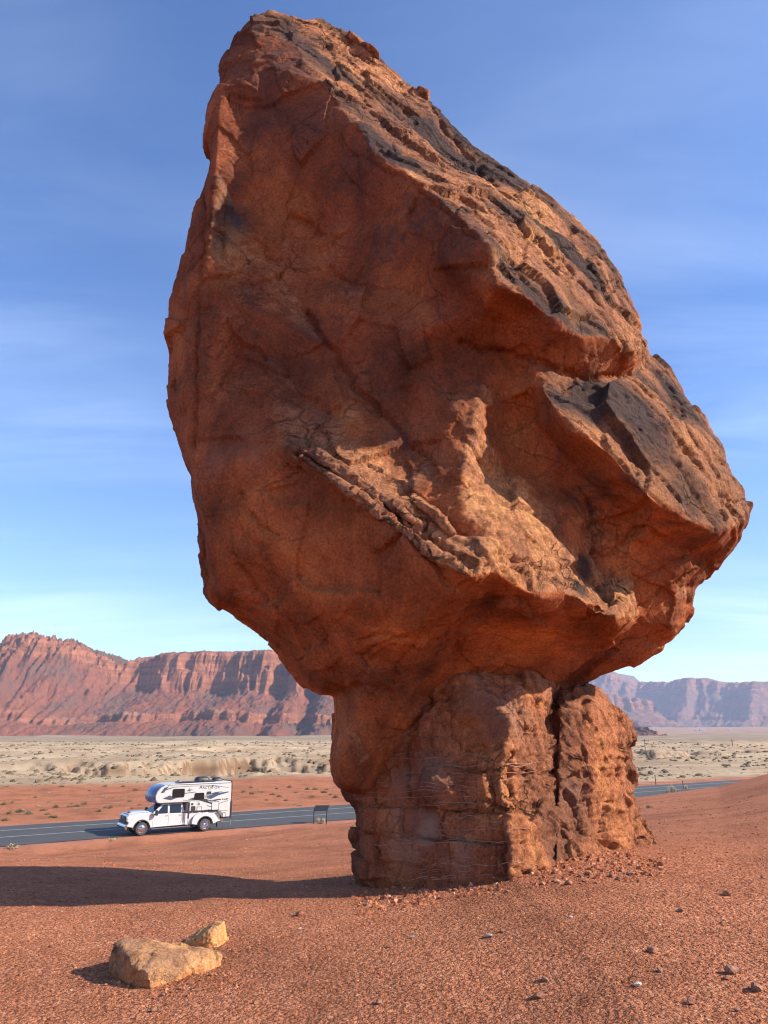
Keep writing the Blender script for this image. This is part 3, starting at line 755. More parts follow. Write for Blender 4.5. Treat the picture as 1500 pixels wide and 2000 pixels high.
FACE = [(560, 150, 9.75), (490, 250, 9.95), (590, 230, 9.7), (520, 360, 9.9), (640, 330, 9.6), (720, 420, 9.4), (600, 440, 9.85), (800, 470, 8.95), (880, 520, 8.35), (760, 380, 9.05),
        (455, 400, 9.95), (470, 600, 9.38), (440, 750, 9.35), (520, 700, 9.4), (560, 640, 9.32), (460, 850, 9.15), (540, 800, 9.15), (620, 780, 9.25), (680, 850, 9.08), (760, 910, 8.78), (840, 960, 8.5),
        (720, 640, 9.12), (800, 650, 8.88), (680, 600, 9.28), (850, 720, 9.0), (790, 740, 8.92), (880, 800, 8.84), (860, 850, 8.76), (900, 620, 8.65),
        (990, 840, 9.4), (1000, 920, 9.25), (990, 770, 9.2), (1040, 820, 9.45), (955, 880, 8.85), (1050, 930, 9.42), (1020, 730, 9.15),
        (1000, 620, 8.55), (1080, 680, 8.78), (1140, 705, 8.95), (940, 620, 8.55),
        (1100, 770, 8.95), (1160, 790, 8.85), (1230, 770, 9.2), (1215, 840, 8.88), (1280, 760, 9.65), (1300, 850, 9.2), (1350, 850, 9.7), (1380, 930, 9.6), (1310, 930, 9.05), (1250, 900, 8.85), (1400, 990, 9.65),
        (1110, 900, 9.3), (1150, 950, 9.35), (1110, 960, 9.45), (1170, 1010, 9.55), (1220, 990, 9.5), (1240, 1060, 9.7), (1150, 1080, 9.45), (1300, 1060, 9.65), (1370, 1080, 9.9),
        (950, 985, 8.35), (1010, 1010, 8.6), (1060, 1040, 8.78), (1100, 1090, 8.95), (1000, 1090, 8.35), (960, 1060, 8.15), (1060, 1110, 8.65), (900, 1020, 8.12), (1130, 1130, 9.05), (1130, 1040, 9.35),
        (1230, 1130, 9.9), (1300, 1130, 9.9), (1190, 1150, 9.7), (1330, 1170, 10.1), (1250, 1220, 10.2), (1310, 1225, 10.2), (1180, 1270, 10.4), (1120, 1300, 10.5),
        (950, 1190, 8.95), (1040, 1220, 9.3), (1120, 1225, 9.5), (900, 1250, 9.6), (980, 1270, 9.9), (1060, 1280, 10.1), (840, 1320, 10.0), (1180, 1225, 9.6),
        (500, 980, 9.05), (600, 970, 8.85), (470, 1080, 9.15), (570, 1080, 9.0), (680, 1050, 8.55), (760, 1100, 8.38), (840, 1130, 8.1), (520, 1180, 9.5), (620, 1180, 9.1), (720, 1180, 8.65), (800, 1180, 8.5), (600, 1270, 9.75), (690, 1260, 9.25), (640, 1330, 9.9), (720, 1330, 9.55),
        (690, 1400, 9.85), (670, 1470, 9.75), (730, 1400, 9.8), (680, 1520, 9.8), (720, 1480, 9.95), (780, 1380, 10.0),
        (640, 110, 10.25), (720, 180, 10.05), (700, 150, 10.3), (760, 250, 9.8), (830, 290, 9.7), (850, 230, 10.4), (900, 360, 9.35), (960, 400, 9.15), (940, 330, 10.1), (1020, 450, 9.05), (1040, 520, 8.75), (1100, 480, 9.6), (1100, 560, 8.95), (1160, 600, 9.2), (1170, 530, 9.9), (1210, 640, 9.6), (1070, 430, 9.9), (1000, 500, 8.55), (1150, 520, 9.8)]
BLINES = [(RIM, 0.55), (RIM2, 0.4), (RIDGE, 0.85), (VALLEY, 0.4), (LIP, 0.85), (CRK, 0.6), (V2, 0.55), (LEDGE, 0.8), (LEDGEIN, 0.5), (RIB, 0.6), (E4, 0.75), (E5, 0.8), (E6, 0.8), (CONE, 0.7)]
def dress(me, e, cracks_px, stains_px, pale_px, amp=1.0, streak_dir=(0.70, 0.12, -0.70), seed=0, weather_bias=0.0, blocky=0.0, strata=0.0, fresh_px=(), bounce_glow=0.0):
    v = get_v(me); n = get_n(me)
    # broad normals, so that small relief does not choose its own weathering
    ns = np.stack([smooth_s(n[:, c].astype(np.float64), e, 10) for c in range(3)], -1)
    ns /= np.maximum(np.linalg.norm(ns, axis=1), 1e-6)[:, None]; ns = ns.astype(np.float32)
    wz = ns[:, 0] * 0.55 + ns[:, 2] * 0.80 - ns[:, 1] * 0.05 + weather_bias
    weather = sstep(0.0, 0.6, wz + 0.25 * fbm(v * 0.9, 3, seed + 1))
    if fresh_px:
        bv0 = bvh_of(me); fs = []
        for px, py, r, k in fresh_px:
            hit = bv0.ray_cast(Vector((0, 0, CAM_Z)), ray(px, py).normalized())
            if hit[0] is not None: fs.append((tuple(hit[0]), r * hit[3] / FPX / 1.1, k))
        weather = weather * (1 - np.clip(stain(v, fs), 0, 1))
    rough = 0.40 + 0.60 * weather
    sdv = np.array(streak_dir, np.float32); sdv /= np.linalg.norm(sdv)
    e1 = np.cross(sdv, (0, 1, 0)); e1 /= np.linalg.norm(e1); e2 = np.cross(sdv, e1)
    q = np.stack([v @ sdv * 0.28, v @ e1 * 1.5, v @ e2 * 1.5], -1).astype(np.float32)
    d = 0.07 * fbm(v * 0.55, 3, seed + 2)
    d += rough * (0.042 * fbm(q * 1.1, 5, seed + 3, ridged=True, gain=0.6))
    fa, ed = facets(v + 0.15 * np.stack([perlin(v * 1.3, 1), perlin(v * 1.3, 2), perlin(v * 1.3, 3)], -1), 1.15, seed + 4)
    fb, ed2 = facets(q + 0.2 * perlin(v * 2.0, 4)[:, None], 2.3, seed + 5)
    d += 0.12 * fa * (0.75 + 0.25 * weather) + 0.055 * fb * rough
    # thin spalled flakes with curved edges on the bare faces
    fc, ed3 = facets(v + 0.22 * np.stack([perlin(v * 0.9, 6), perlin(v * 0.9, 7), perlin(v * 0.9, 8)], -1), 2.1, seed + 28, 0.25)
    d += 0.055 * fc * (1 - 0.6 * weather) * sstep(-0.3, 0.2, perlin(v * 0.7, seed + 29))
    # stepped scarps that run along the bedding
    cdir = np.cross((0.45, -0.65, 0.6), sdv); cdir /= np.linalg.norm(cdir)
    tt = v @ cdir.astype(np.float32) * 1.25 + 0.55 * fbm(q * 0.9, 4, seed + 20) + 0.25 * fbm(v * 0.8, 2, seed + 22)
    fr = tt - np.floor(tt)
    d += 0.085 * weather * (np.minimum(fr / 0.93, (1 - fr) / 0.07) - 0.5) * sstep(-0.25, 0.15, perlin(q * 0.7, seed + 21))
    tt = v @ cdir.astype(np.float32) * 3.4 + 0.6 * fbm(q * 1.7, 4, seed + 24); fr = tt - np.floor(tt)
    d += 0.032 * weather * (np.minimum(fr / 0.9, (1 - fr) / 0.1) - 0.5) * sstep(-0.2, 0.2, perlin(v * 0.9, seed + 25))
    d -= 0.012 * np.exp(-(ed / 0.025) ** 2) * weather
    d += rough * (0.026 * fbm(v * 5.5, 4, seed + 6, gain=0.7) + 0.022 * fbm(v * 11, 3, seed + 7, gain=0.8))
    pit = worley(v * 4.2, seed + 8)[0]
    d -= 0.028 * sstep(0.28, 0.1, pit) * rough * sstep(-0.1, 0.3, perlin(v * 0.8, seed + 9))
    if strata:
        b = v[:, 2] + 0.04 * fbm(v * 1.2, 3, seed + 10) + 0.03 * v[:, 0]
        lay = perlin(np.stack([b * 5.0, v[:, 0] * 0.35, v[:, 1] * 0.35], -1), seed + 11) + 0.6 * perlin(np.stack([b * 14.0, v[:, 0] * 0.6, v[:, 1] * 0.6], -1), seed + 12)
        d += strata * np.tanh(2.5 * lay) * (0.5 + weather)
    if blocky:
        # bedded and jointed: courses of uneven height, joints staggered from course to course
        wz_ = v[:, 2] + 0.10 * perlin(v * 0.7, 31) + 0.03 * perlin(v * 3.0, 32)
        zb = wz_ * 2.1 + 0.7 * np.sin(wz_ * 1.7); row = np.floor(zb)
        hr = (np.abs(np.sin(row * 127.1 + seed)) * 43758.5453) % 1.0
        xb = (v[:, 0] * 0.9 - v[:, 1] * 0.45) * (0.9 + 0.9 * hr) + hr * 7.3 + 0.12 * perlin(v * 2.0, 33); col = np.floor(xb)
        hc = (np.abs(np.sin(row * 12.9898 + col * 78.233 + seed)) * 43758.5453) % 1.0
        fz = zb - row; fx = xb - col
        d += blocky * (hc - 0.5) * 1.7 + blocky * 0.8 * (fz - 0.5) * (hr - 0.3)
        gz_ = np.exp(-(np.minimum(fz, 1 - fz) / 0.055) ** 2) * sstep(-0.2, 0.25, perlin(v * 1.1, seed + 33))
        gx_ = np.exp(-(np.minimum(fx, 1 - fx) / 0.03) ** 2) * sstep(-0.15, 0.3, perlin(v * 1.3, seed + 34))
        d -= blocky * 0.8 * np.maximum(gz_, gx_)
        fa2, _ = facets(v, 3.2, seed + 35); d += 0.045 * fa2 * weather
    v2 = v + n * (amp * d)[:, None]
    set_v(me, v2)
    bv = bvh_of(me)
    cr = [(trace(bv, p, 5.0, 16.0), w * 0.75, k) for p, w, k in cracks_px]
    c = carve(v2, cr)
    c *= 0.7 + 0.6 * np.clip(fbm(v2 * 3.0, 2, seed + 14) + 0.5, 0, 1)
    n = get_n(me)
    set_v(me, v2 - ns * c[:, None])
    def spots(lst):
        out = []
        for px, py, r, k in lst:
            hit = bv.ray_cast(Vector((0, 0, CAM_Z)), ray(px, py).normalized())
            if hit[0] is not None: out.append((tuple(hit[0]), r * hit[3] / FPX / 1.1, k))
        return out
    vv = v2
    st = stain(vv, spots(stains_px))
    st = st + (0.20 + 0.55 * sstep(5.0, 6.8, v[:, 2])) * weather * sstep(-0.25, 0.25, fbm(q * 0.8, 3, seed + 15))
    pl = stain(vv, spots(pale_px))
    attr_f(me, 'bounce_glow', bounce_glow * (1 - 0.85 * weather) * sstep(7.2, 4.2, v[:, 2] - 0.25 * v[:, 0] + 1.2 * fbm(v * 0.5, 3, seed + 40)))  # painted orange ground glow: stronger low down, weaker on weathered faces
    attr_f(me, 'weather', weather); attr_f(me, 'varnish', np.clip(st, 0, 1)); attr_f(me, 'pale', np.clip(pl, 0, 1) * sstep(-0.5, 0.2, fbm(vv * 2.2, 3, seed + 16)))
    return bv

coarse = shell(OUT, FACE, BLINES, 11.3, 3.2)
b_me, b_e = rockify(coarse, 0.027, smooth=3)
B_CRACKS = [([(900, 672), (960, 680), (1030, 700), (1090, 725), (1170, 738), (1235, 728)], 0.05, 0.09),
            ([(600, 610), (645, 680), (700, 760), (770, 830), (850, 905)], 0.05, 0.09),
            ([(430, 465), (470, 478), (490, 470)], 0.03, 0.05), ([(520, 505), (600, 525), (700, 555), (800, 570)], 0.03, 0.05),
            ([(470, 960), (500, 1010), (545, 1050)], 0.03, 0.05), ([(450, 1080), (500, 1150), (540, 1190)], 0.04, 0.06),
            ([(690, 300), (780, 345), (850, 400), (930, 470)], 0.04, 0.05), ([(830, 190), (880, 260), (920, 320), (1000, 390)], 0.08, 0.13),
            ([(640, 90), (700, 180), (740, 230), (790, 270)], 0.05, 0.07), ([(1000, 430), (1060, 470), (1120, 530), (1180, 600)], 0.06, 0.09),
            ([(740, 200), (800, 260), (870, 320), (940, 390), (1010, 450)], 0.04, 0.06),
            ([(1190, 1085), (1240, 1035), (1300, 1045)], 0.05, 0.10), ([(1180, 1250), (1230, 1200), (1330, 1130), (1400, 1090)], 0.04, 0.06),
            ([(1170, 1190), (1260, 1130), (1350, 1080)], 0.04, 0.06), ([(1160, 1280), (1240, 1250), (1310, 1230)], 0.03, 0.05),
            ([(400, 340), (395, 480), (385, 640), (382, 780), (380, 880)], 0.05, 0.08),
            ([(575, 878), (640, 915), (740, 975), (820, 1030), (880, 1075)], 0.045, 0.20),
            ([(640, 905), (720, 955), (790, 1000), (840, 1040)], 0.05, 0.12),
            ([(1280, 720), (1330, 800), (1370, 880)], 0.04, 0.05), ([(700, 1250), (760, 1235), (800, 1250)], 0.03, 0.05),
            ([(820, 590), (830, 540), (850, 490), (880, 440)], 0.03, 0.03), ([(730, 1265), (700, 1280), (720, 1300)], 0.03, 0.06),
            ([(560, 320), (590, 380), (600, 460)], 0.03, 0.02), ([(870, 1240), (920, 1180), (960, 1160)], 0.03, 0.04), ([(1150, 980), (1160, 1060), (1150, 1120)], 0.05, 0.10)]
B_STAINS = [(1190, 770, 90, 0.9), (1235, 800, 75, 1.0), (1150, 800, 70, 0.6), (1100, 790, 70, 0.55), (1140, 1105, 40, 1.0), (1135, 1150, 25, 0.9), (1270, 860, 120, 0.7), (1350, 960, 120, 0.65), (1400, 1000, 80, 0.6), (1330, 800, 90, 0.55), (1240, 940, 60, 0.6),
            (760, 470, 100, 0.55), (820, 420, 100, 0.55), (700, 330, 120, 0.5), (620, 230, 110, 0.5), (520, 230, 90, 0.5), (450, 430, 70, 0.65), (455, 350, 60, 0.45), (520, 130, 140, 0.5), (1170, 960, 80, 0.65), (1090, 640, 100, 0.45), (1000, 620, 60, 0.3), (900, 480, 70, 0.4),
            (860, 250, 90, 0.55), (930, 330, 110, 0.6), (1000, 420, 100, 0.45), (1110, 500, 90, 0.45), (1190, 620, 60, 0.5), (620, 640, 90, 0.45), (700, 740, 90, 0.45), (780, 860, 80, 0.45), (640, 820, 80, 0.3), (1360, 1060, 70, 0.5), (500, 700, 80, 0.25), (480, 1050, 80, 0.25), (560, 1210, 90, 0.3), (1300, 1080, 60, 0.35), (350, 760, 60, 0.35), (1150, 560, 60, 0.4)]
B_PALE = [(480, 880, 60, 0.2), (420, 895, 50, 0.2)]
b_bvh = dress(b_me, b_e, B_CRACKS, B_STAINS, B_PALE, 1.0, seed=200, bounce_glow=1.0, fresh_px=[(1000, 870, 130, 1.0), (1060, 950, 110, 1.0), (1110, 1040, 70, 1.0), (1000, 740, 80, 0.9), (960, 640, 70, 0.9), (1110, 1000, 50, 0.8), (1130, 920, 60, 0.9), (600, 760, 120, 0.5), (720, 850, 90, 0.5), (480, 560, 120, 0.6), (480, 160, 110, 0.5), (880, 690, 80, 0.9), (780, 640, 100, 0.9)])
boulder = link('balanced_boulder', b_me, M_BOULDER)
tag(boulder, 'giant red sandstone boulder balanced on the narrow rock pedestal', 'boulder')

# long broken plates that stick out along the diagonal ledge
def plate(path, thick, deep, seed):
    bm = bmesh.new(); rs = np.random.RandomState(seed); rings = []
    for i, (px, py, Y) in enumerate(path):
        c = at(px, py, Y); k = 0.55 if i in (0, len(path) - 1) else rs.uniform(0.85, 1.2); th = thick * k
        t = (at(*path[min(i + 1, len(path) - 1)]) - at(*path[max(i - 1, 0)])).normalized(); u = t.cross(Vector((0, 1, 0.25))).normalized(); w = t.cross(u).normalized()
        if w.y < 0: w = -w
        f = rs.uniform(0.0, 0.10)
        rings.append([bm.verts.new(c + u * a * th + w * b) for a, b in ((-.5, -f), (.5, -f * 0.4), (.5, deep), (-.5, deep))])
    for a, b in zip(rings[:-1], rings[1:]):
        for k in range(4): bm.faces.new([a[k], a[(k + 1) % 4], b[(k + 1) % 4], b[k]])
    bm.faces.new(rings[0]); bm.faces.new(rings[-1]); bmesh.ops.recalc_face_normals(bm, faces=bm.faces)
    me = bpy.data.meshes.new('coarse'); bm.to_mesh(me); bm.free()
    me, e = rockify(me, 0.016, 2, 3, 0.9)
    v = get_v(me); n = get_n(me); fa, ed = facets(v, 3.4, seed); fb, _ = facets(v, 9.0, seed + 1)
    set_v(me, v + n * (0.045 * fa + 0.018 * fb + 0.012 * fbm(v * 14, 3, seed))[:, None])
    attr_f(me, 'weather', np.full(len(v), 0.8)); attr_f(me, 'varnish', 0.25 * sstep(0, .5, fbm(v * 3, 3, seed))); attr_f(me, 'pale', np.zeros(len(v)))
    link('rock_slab', me, M_BOULDER, boulder)
plate([(572, 860, 8.80), (640, 900, 8.60), (715, 952, 8.42), (770, 985, 8.30), (812, 1022, 8.18)], 0.13, 0.5, 31)
plate([(590, 893, 8.72), (660, 940, 8.48), (740, 1000, 8.24), (800, 1045, 8.06), (860, 1088, 7.92), (912, 1118, 7.80)], 0.12, 0.5, 32)
plate([(800, 968, 8.34), (850, 1000, 8.24), (885, 1045, 8.12)], 0.16, 0.4, 33)

# ------------------------------------------------------------------ the pedestal
POUT = [(880, 1262, 11.0), (940, 1268, 11.0), (1010, 1275, 11.0), (1070, 1285, 11.1), (1105, 1300, 11.2), (1105, 1345, 11.1), (1092, 1400, 10.9), (1112, 1500, 10.45), (1132, 1600, 10.3), (1150, 1700, 10.0), (1150, 1800, 11.2), (1060, 1830, 10.6),
        (900, 1835, 10.4), (760, 1830, 10.6), (690, 1800, 10.9), (684, 1730, 11.0), (690, 1700, 11.0), (694, 1660, 11.0), (682, 1638, 11.0), (692, 1605, 11.0), (690, 1580, 11.0), (676, 1562, 11.0), (664, 1540, 11.0), (680, 1500, 11.0), (740, 1440, 11.0), (790, 1380, 11.0), (830, 1320, 11.0), (850, 1285, 11.0)]
PRIDGE = [(905, 1325, 10.0), (985, 1375, 9.65), (1000, 1440, 9.5), (975, 1510, 9.35), (990, 1590, 9.15), (1000, 1660, 9.0), (1000, 1740, 8.85), (1000, 1800, 8.7)]
PTOP = [(850, 1345, 10.2), (905, 1325, 10.0), (985, 1345, 9.95), (1050, 1350, 10.2)]
PFACE = [(880, 1290, 10.5), (950, 1300, 10.45), (1040, 1310, 10.6), (1090, 1330, 10.8), (760, 1450, 10.35), (720, 1500, 10.4), (700, 1560, 10.4), (820, 1380, 10.2), (870, 1420, 9.95), (830, 1480, 9.95), (900, 1480, 9.75),
         (720, 1600, 10.3), (780, 1560, 10.05), (850, 1570, 9.7), (930, 1560, 9.5), (715, 1680, 10.1), (780, 1650, 9.85), (860, 1650, 9.5), (930, 1650, 9.25), (720, 1740, 10.0), (800, 1740, 9.7), (900, 1740, 9.2), (800, 1800, 9.5), (720, 1790, 9.9), (900, 1800, 9.0),
         (1040, 1420, 9.85), (1060, 1480, 9.95), (1040, 1540, 9.7), (1060, 1600, 9.75), (1080, 1660, 9.7), (1060, 1720, 9.3), (1100, 1760, 9.7), (1095, 1560, 10.25), (1040, 1780, 9.1), (1115, 1660, 10.05)]
P_CR = [([(803, 1400), (800, 1450), (800, 1520), (798, 1560)], 0.03, 0.10), ([(868, 1580), (865, 1640)], 0.025, 0.07), ([(785, 1590), (790, 1640)], 0.025, 0.06), ([(730, 1545), (735, 1600), (745, 1700)], 0.03, 0.06),
        ([(690, 1625), (760, 1628), (860, 1640), (960, 1648), (1060, 1650)], 0.02, 0.05), ([(1000, 1470), (995, 1530), (1000, 1580)], 0.04, 0.09), ([(870, 1350), (885, 1420), (895, 1470)], 0.025, 0.05), ([(985, 1650), (985, 1710)], 0.04, 0.08), ([(740, 1640), (735, 1700)], 0.03, 0.05),
        ([(920, 1505), (980, 1500), (1060, 1505)], 0.03, 0.05), ([(940, 1560), (1000, 1590), (1060, 1590)], 0.03, 0.06), ([(880, 1540), (930, 1560)], 0.02, 0.04)]
P_PALE = [(835, 1618, 45, 0.75), (790, 1660, 38, 0.8), (785, 1530, 45, 0.45), (840, 1510, 50, 0.4), (890, 1670, 40, 0.55), (770, 1600, 30, 0.4), (930, 1340, 60, 0.5), (1000, 1360, 50, 0.5), (990, 1400, 60, 0.35), (1060, 1330, 40, 0.4)]
coarse = shell(POUT, PFACE, [(PRIDGE, 0.6), (PTOP, 0.5)], 11.2, 0.9, 160.0, 0.6, 90)
p_me, p_e = rockify(coarse, 0.022, smooth=2)
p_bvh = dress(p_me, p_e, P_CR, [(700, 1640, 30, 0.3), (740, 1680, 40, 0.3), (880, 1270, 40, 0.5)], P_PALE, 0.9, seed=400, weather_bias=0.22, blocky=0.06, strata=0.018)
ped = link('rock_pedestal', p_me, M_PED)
tag(ped, 'broken red mudstone pedestal carrying the great boulder', 'rock pedestal')
# right-hand block behind the open joint
QOUT = [(1075, 1352, 10.9), (1110, 1343, 11.1), (1150, 1346, 11.3), (1185, 1362, 11.4), (1200, 1385, 11.4), (1220, 1402, 11.5), (1236, 1430, 11.5), (1230, 1480, 11.6), (1234, 1530, 11.6), (1245, 1565, 11.6), (1254, 1615, 11.6), (1275, 1645, 11.6), (1300, 1692, 11.4), (1240, 1765, 10.9), (1130, 1800, 10.3), (1060, 1790, 10.2),
        (1070, 1700, 10.6), (1065, 1600, 10.7), (1060, 1500, 10.7), (1062, 1420, 10.8)]
QFACE = [(1095, 1380, 10.35), (1150, 1390, 10.55), (1200, 1430, 10.9), (1090, 1450, 10.25), (1150, 1480, 10.45), (1205, 1520, 11.0), (1090, 1540, 10.05), (1150, 1570, 10.3), (1215, 1610, 10.9), (1084, 1640, 9.75), (1150, 1650, 10.0), (1215, 1670, 10.5), (1250, 1690, 10.7), (1084, 1720, 9.35), (1150, 1720, 9.8), (1200, 1720, 10.2), (1110, 1770, 9.6)]
coarse = shell(QOUT, QFACE, [([(1095, 1380, 10.35), (1090, 1450, 10.25), (1090, 1540, 10.05), (1084, 1640, 9.75), (1084, 1720, 9.35)], 0.5)], 11.7, 0.7, 90.0, 0.6, 70)
q_me, q_e = rockify(coarse, 0.022, smooth=2)
q_bvh = dress(q_me, q_e, [([(1085, 1350), (1080, 1400), (1090, 1440)], 0.05, 0.10), ([(1110, 1540), (1125, 1580), (1120, 1620)], 0.05, 0.12), ([(1185, 1570), (1192, 1600)], 0.05, 0.12), ([(1175, 1630), (1190, 1650), (1205, 1660)], 0.06, 0.12), ([(1110, 1640), (1115, 1690)], 0.03, 0.08), ([(1160, 1640), (1190, 1640), (1230, 1640)], 0.02, 0.03)],
              [(1170, 1450, 60, 0.2)], [(1120, 1550, 40, 0.25)], 0.9, seed=500, weather_bias=0.3, blocky=0.055, strata=0.014)
link('rock_block', q_me, M_PED, ped)

# small slabs and chips sitting on / broken from the rocks
def chip(name, c, size, seed, mat, parent=None, rot=(0, 0, 0), sharp=0.5, res=3, weather=0.8):
    bm = bmesh.new()
    bmesh.ops.create_icosphere(bm, subdivisions=res, radius=1.0)
    v = np.array([tuple(x.co) for x in bm.verts], np.float32)
    rs = np.random.RandomState(seed)
    # cut by random planes: flat broken faces
    for _ in range(11):
        d = rs.normal(size=3); d /= np.linalg.norm(d); h = rs.uniform(0.55, 0.9)
        k = v @ d; m = k > h
        v[m] -= np.outer(k[m] - h, d)
    v += (v / np.linalg.norm(v, axis=1)[:, None]) * (0.05 * fbm(v * 2.2 + seed, 3, seed))[:, None]
    v *= np.array(size, np.float32) / 2
    for x, p in zip(bm.verts, v): x.co = p
    me = bpy.data.meshes.new(name); bm.to_mesh(me); bm.free()
    for p in me.polygons: p.use_smooth = res > 2
    attr_f(me, 'weather', np.full(len(v), weather)); attr_f(me, 'varnish', np.zeros(len(v))); attr_f(me, 'pale', np.zeros(len(v)))
    o = link(name, me, mat, parent); o.location = c; o.rotation_euler = rot
    return o
# gypsum veins standing a little proud of the pedestal
def vein(px_pts, r=0.006):
    pts = [p for p in trace(p_bvh, px_pts, 8.0)]
    if len(pts) < 4: return
    P = np.array([tuple(p) for p in pts]); P = P + np.array([0, -0.0015, 0])
    keep = [0]
    for i in range(1, len(P)):
        if np.linalg.norm(P[i] - P[keep[-1]]) < 0.35: keep.append(i)
    P = P[keep]
    if len(P) < 4: return
    vv, ff = [], []
    for i in range(len(P)):
        rr = r * (0.5 + 0.9 * rnd.random())
        t = P[min(i + 1, len(P) - 1)] - P[max(i - 1, 0)]; t = t / max(np.linalg.norm(t), 1e-6)
        a = np.cross(t, (0, 0, 1)); a /= max(np.linalg.norm(a), 1e-6); b = np.cross(t, a)
        for k in range(4):
            an = k * math.pi / 2 + 0.5
            vv.append(P[i] + rr * (math.cos(an) * a + math.sin(an) * b))
    for i in range(len(P) - 1):
        for k in range(4):
            ff.append((i * 4 + k, i * 4 + (k + 1) % 4, i * 4 + 4 + (k + 1) % 4, i * 4 + 4 + k))
    link('mineral_vein', mesh_np('mineral_vein', vv, ff), M_VEIN, ped)
M_VEIN = plain('gypsum', (0.37, 0.185, 0.12), 0.8, var=0.25, scale=5)
for y0 in (1474, 1484, 1497, 1512, 1530, 1540, 1549, 1560, 1572, 1603, 1624, 1640, 1650, 1664, 1680, 1692, 1704, 1716):
    for _ in range(1 if y0 % 3 else 2):
        xa = rnd.uniform(692, 880); xb = xa + rnd.uniform(70, 300); k0 = rnd.uniform(0, 90); am = rnd.uniform(5, 15)
        xs_ = np.arange(xa, min(xb, 1062), 9.0)
        wv = perlin(np.stack([xs_ / 48.0 + k0, 0 * xs_ + y0, 0 * xs_], -1), 5)
        vein([(x, y0 + am * w_ - 0.03 * (x - xa)) for x, w_ in zip(xs_, wv)], 0.004)

# loose slabs on the boulder's crest
def on_rock(px, py, bvh=b_bvh):
    h = bvh.ray_cast(Vector((0, 0, CAM_Z)), ray(px, py).normalized()); return h[0]
c = at(694, 76, 10.75); o = chip('rock_slab', c, (0.58, 0.26, 0.20), 3, M_BOULDER, None, (0.2, R(46), 0.1), res=3); tag(o, 'upright thin rock flake at the top of the boulder skyline', 'rock slab')
c = at(724, 104, 10.8); o = chip('rock_slab', c, (0.55, 0.4, 0.16), 4, M_BOULDER, None, (0, R(38), 0.2)); tag(o, 'flat dark rock slab lying just below the upright flake', 'rock slab')
c = at(828, 184, 10.85); o = chip('rock_slab', c, (0.40, 0.35, 0.22), 6, M_BOULDER, None, (0, R(48), 0.0)); tag(o, 'small dark rock lump on the boulder crest right of the flakes', 'rock slab')

# ------------------------------------------------------------------ foreground rocks
def ground_at(px, py):
    d = np.array(ray(px, py).normalized()); o = np.array((0, 0, CAM_Z))
    a, b = 2.0, 9000.0
    for k in range(3):
        t = np.geomspace(a, b, 240) if k == 0 else np.linspace(a, b, 60)
        p = o + d * t[:, None]
        below = np.where(p[:, 2] < ground_z(p[:, 0], p[:, 1]))[0]
        if not len(below): return Vector(p[-1])
        i = max(1, below[0]); a, b = t[i - 1], t[i]
    return Vector(o + d * (a + b) / 2)
def stone_shell(base_px, outline, face, lines, back, bulge, voxel, seed, wb, label, cracks=(), pale=()):
    g = ground_at(*base_px); Y0 = g.y
    co = shell([(a, b, Y0 + c) for a, b, c in outline], [(a, b, Y0 + c) for a, b, c in face], [([(a, b, Y0 + c) for a, b, c in l], k) for l, k in lines], Y0 + back, bulge, 40, 0.8, 40)
    me, e = rockify(co, voxel, 2)
    v = get_v(me); n = get_n(me)
    fa, ed = facets(v, 7.0, seed); d = 0.022 * fa + 0.012 * fbm(v * 6, 4, seed) + 0.010 * fbm(v * 22, 4, seed + 1, ridged=True)
    pit = worley(v * 22, seed + 2)[0]; d -= 0.010 * sstep(0.3, 0.1, pit)
    set_v(me, v + n * d[:, None])
    wz = sstep(-0.1, 0.6, n[:, 2] + wb)
    attr_f(me, 'weather', wz); attr_f(me, 'varnish', 0.08 * sstep(0.0, 0.5, fbm(v * 4, 4, seed + 6)))
    attr_f(me, 'pale', np.clip(0.18 * sstep(0.3, 0.9, n[:, 2]) * sstep(-0.3, 0.3, fbm(v * 5, 3, seed + 4)), 0, 1))
    o = link('rock', me, M_YEL); tag(o, label, 'rock')
    return o
stone_shell((300, 1925), [(226, 1846, .36), (243, 1833, .40), (300, 1835, .42), (360, 1845, .44), (405, 1850, .46), (436, 1856, .46), (432, 1885, .40), (405, 1910, .28), (365, 1940, .2), (300, 1975, .18), (235, 1975, .25), (218, 1930, .34), (213, 1890, .36), (216, 1862, .36)],
            [(246, 1862, .12), (232, 1905, .12), (262, 1925, -.02), (330, 1885, .08), (390, 1880, .22), (335, 1915, .03), (290, 1872, .08), (250, 1950, .1)],
            [([(226, 1846, .36), (246, 1862, .12), (268, 1890, -.03), (288, 1896, -.09), (296, 1930, -.12)], 1.0), ([(246, 1862, .12), (310, 1866, .12), (370, 1868, .22), (415, 1870, .34)], 0.8)], 0.5, 0.2, 0.011, 21, 0.1,
            'larger yellow sandstone rock half buried in the foreground gravel')
stone_shell((410, 1852), [(356, 1846, .24), (375, 1830, .26), (400, 1811, .28), (425, 1796, .3), (438, 1801, .3), (445, 1830, .28), (449, 1858, .26), (430, 1875, .2), (390, 1878, .2), (358, 1864, .22)],
            [(412, 1838, .0), (430, 1835, .06), (422, 1818, .06), (432, 1860, .04), (398, 1858, .0)], [([(356, 1846, .24), (385, 1836, .06), (410, 1818, .04), (430, 1806, .12), (438, 1801, .3)], 1.0)], 0.32, 0.16, 0.009, 22, -0.3,
            'smaller tilted yellow rock leaning behind the half buried one')

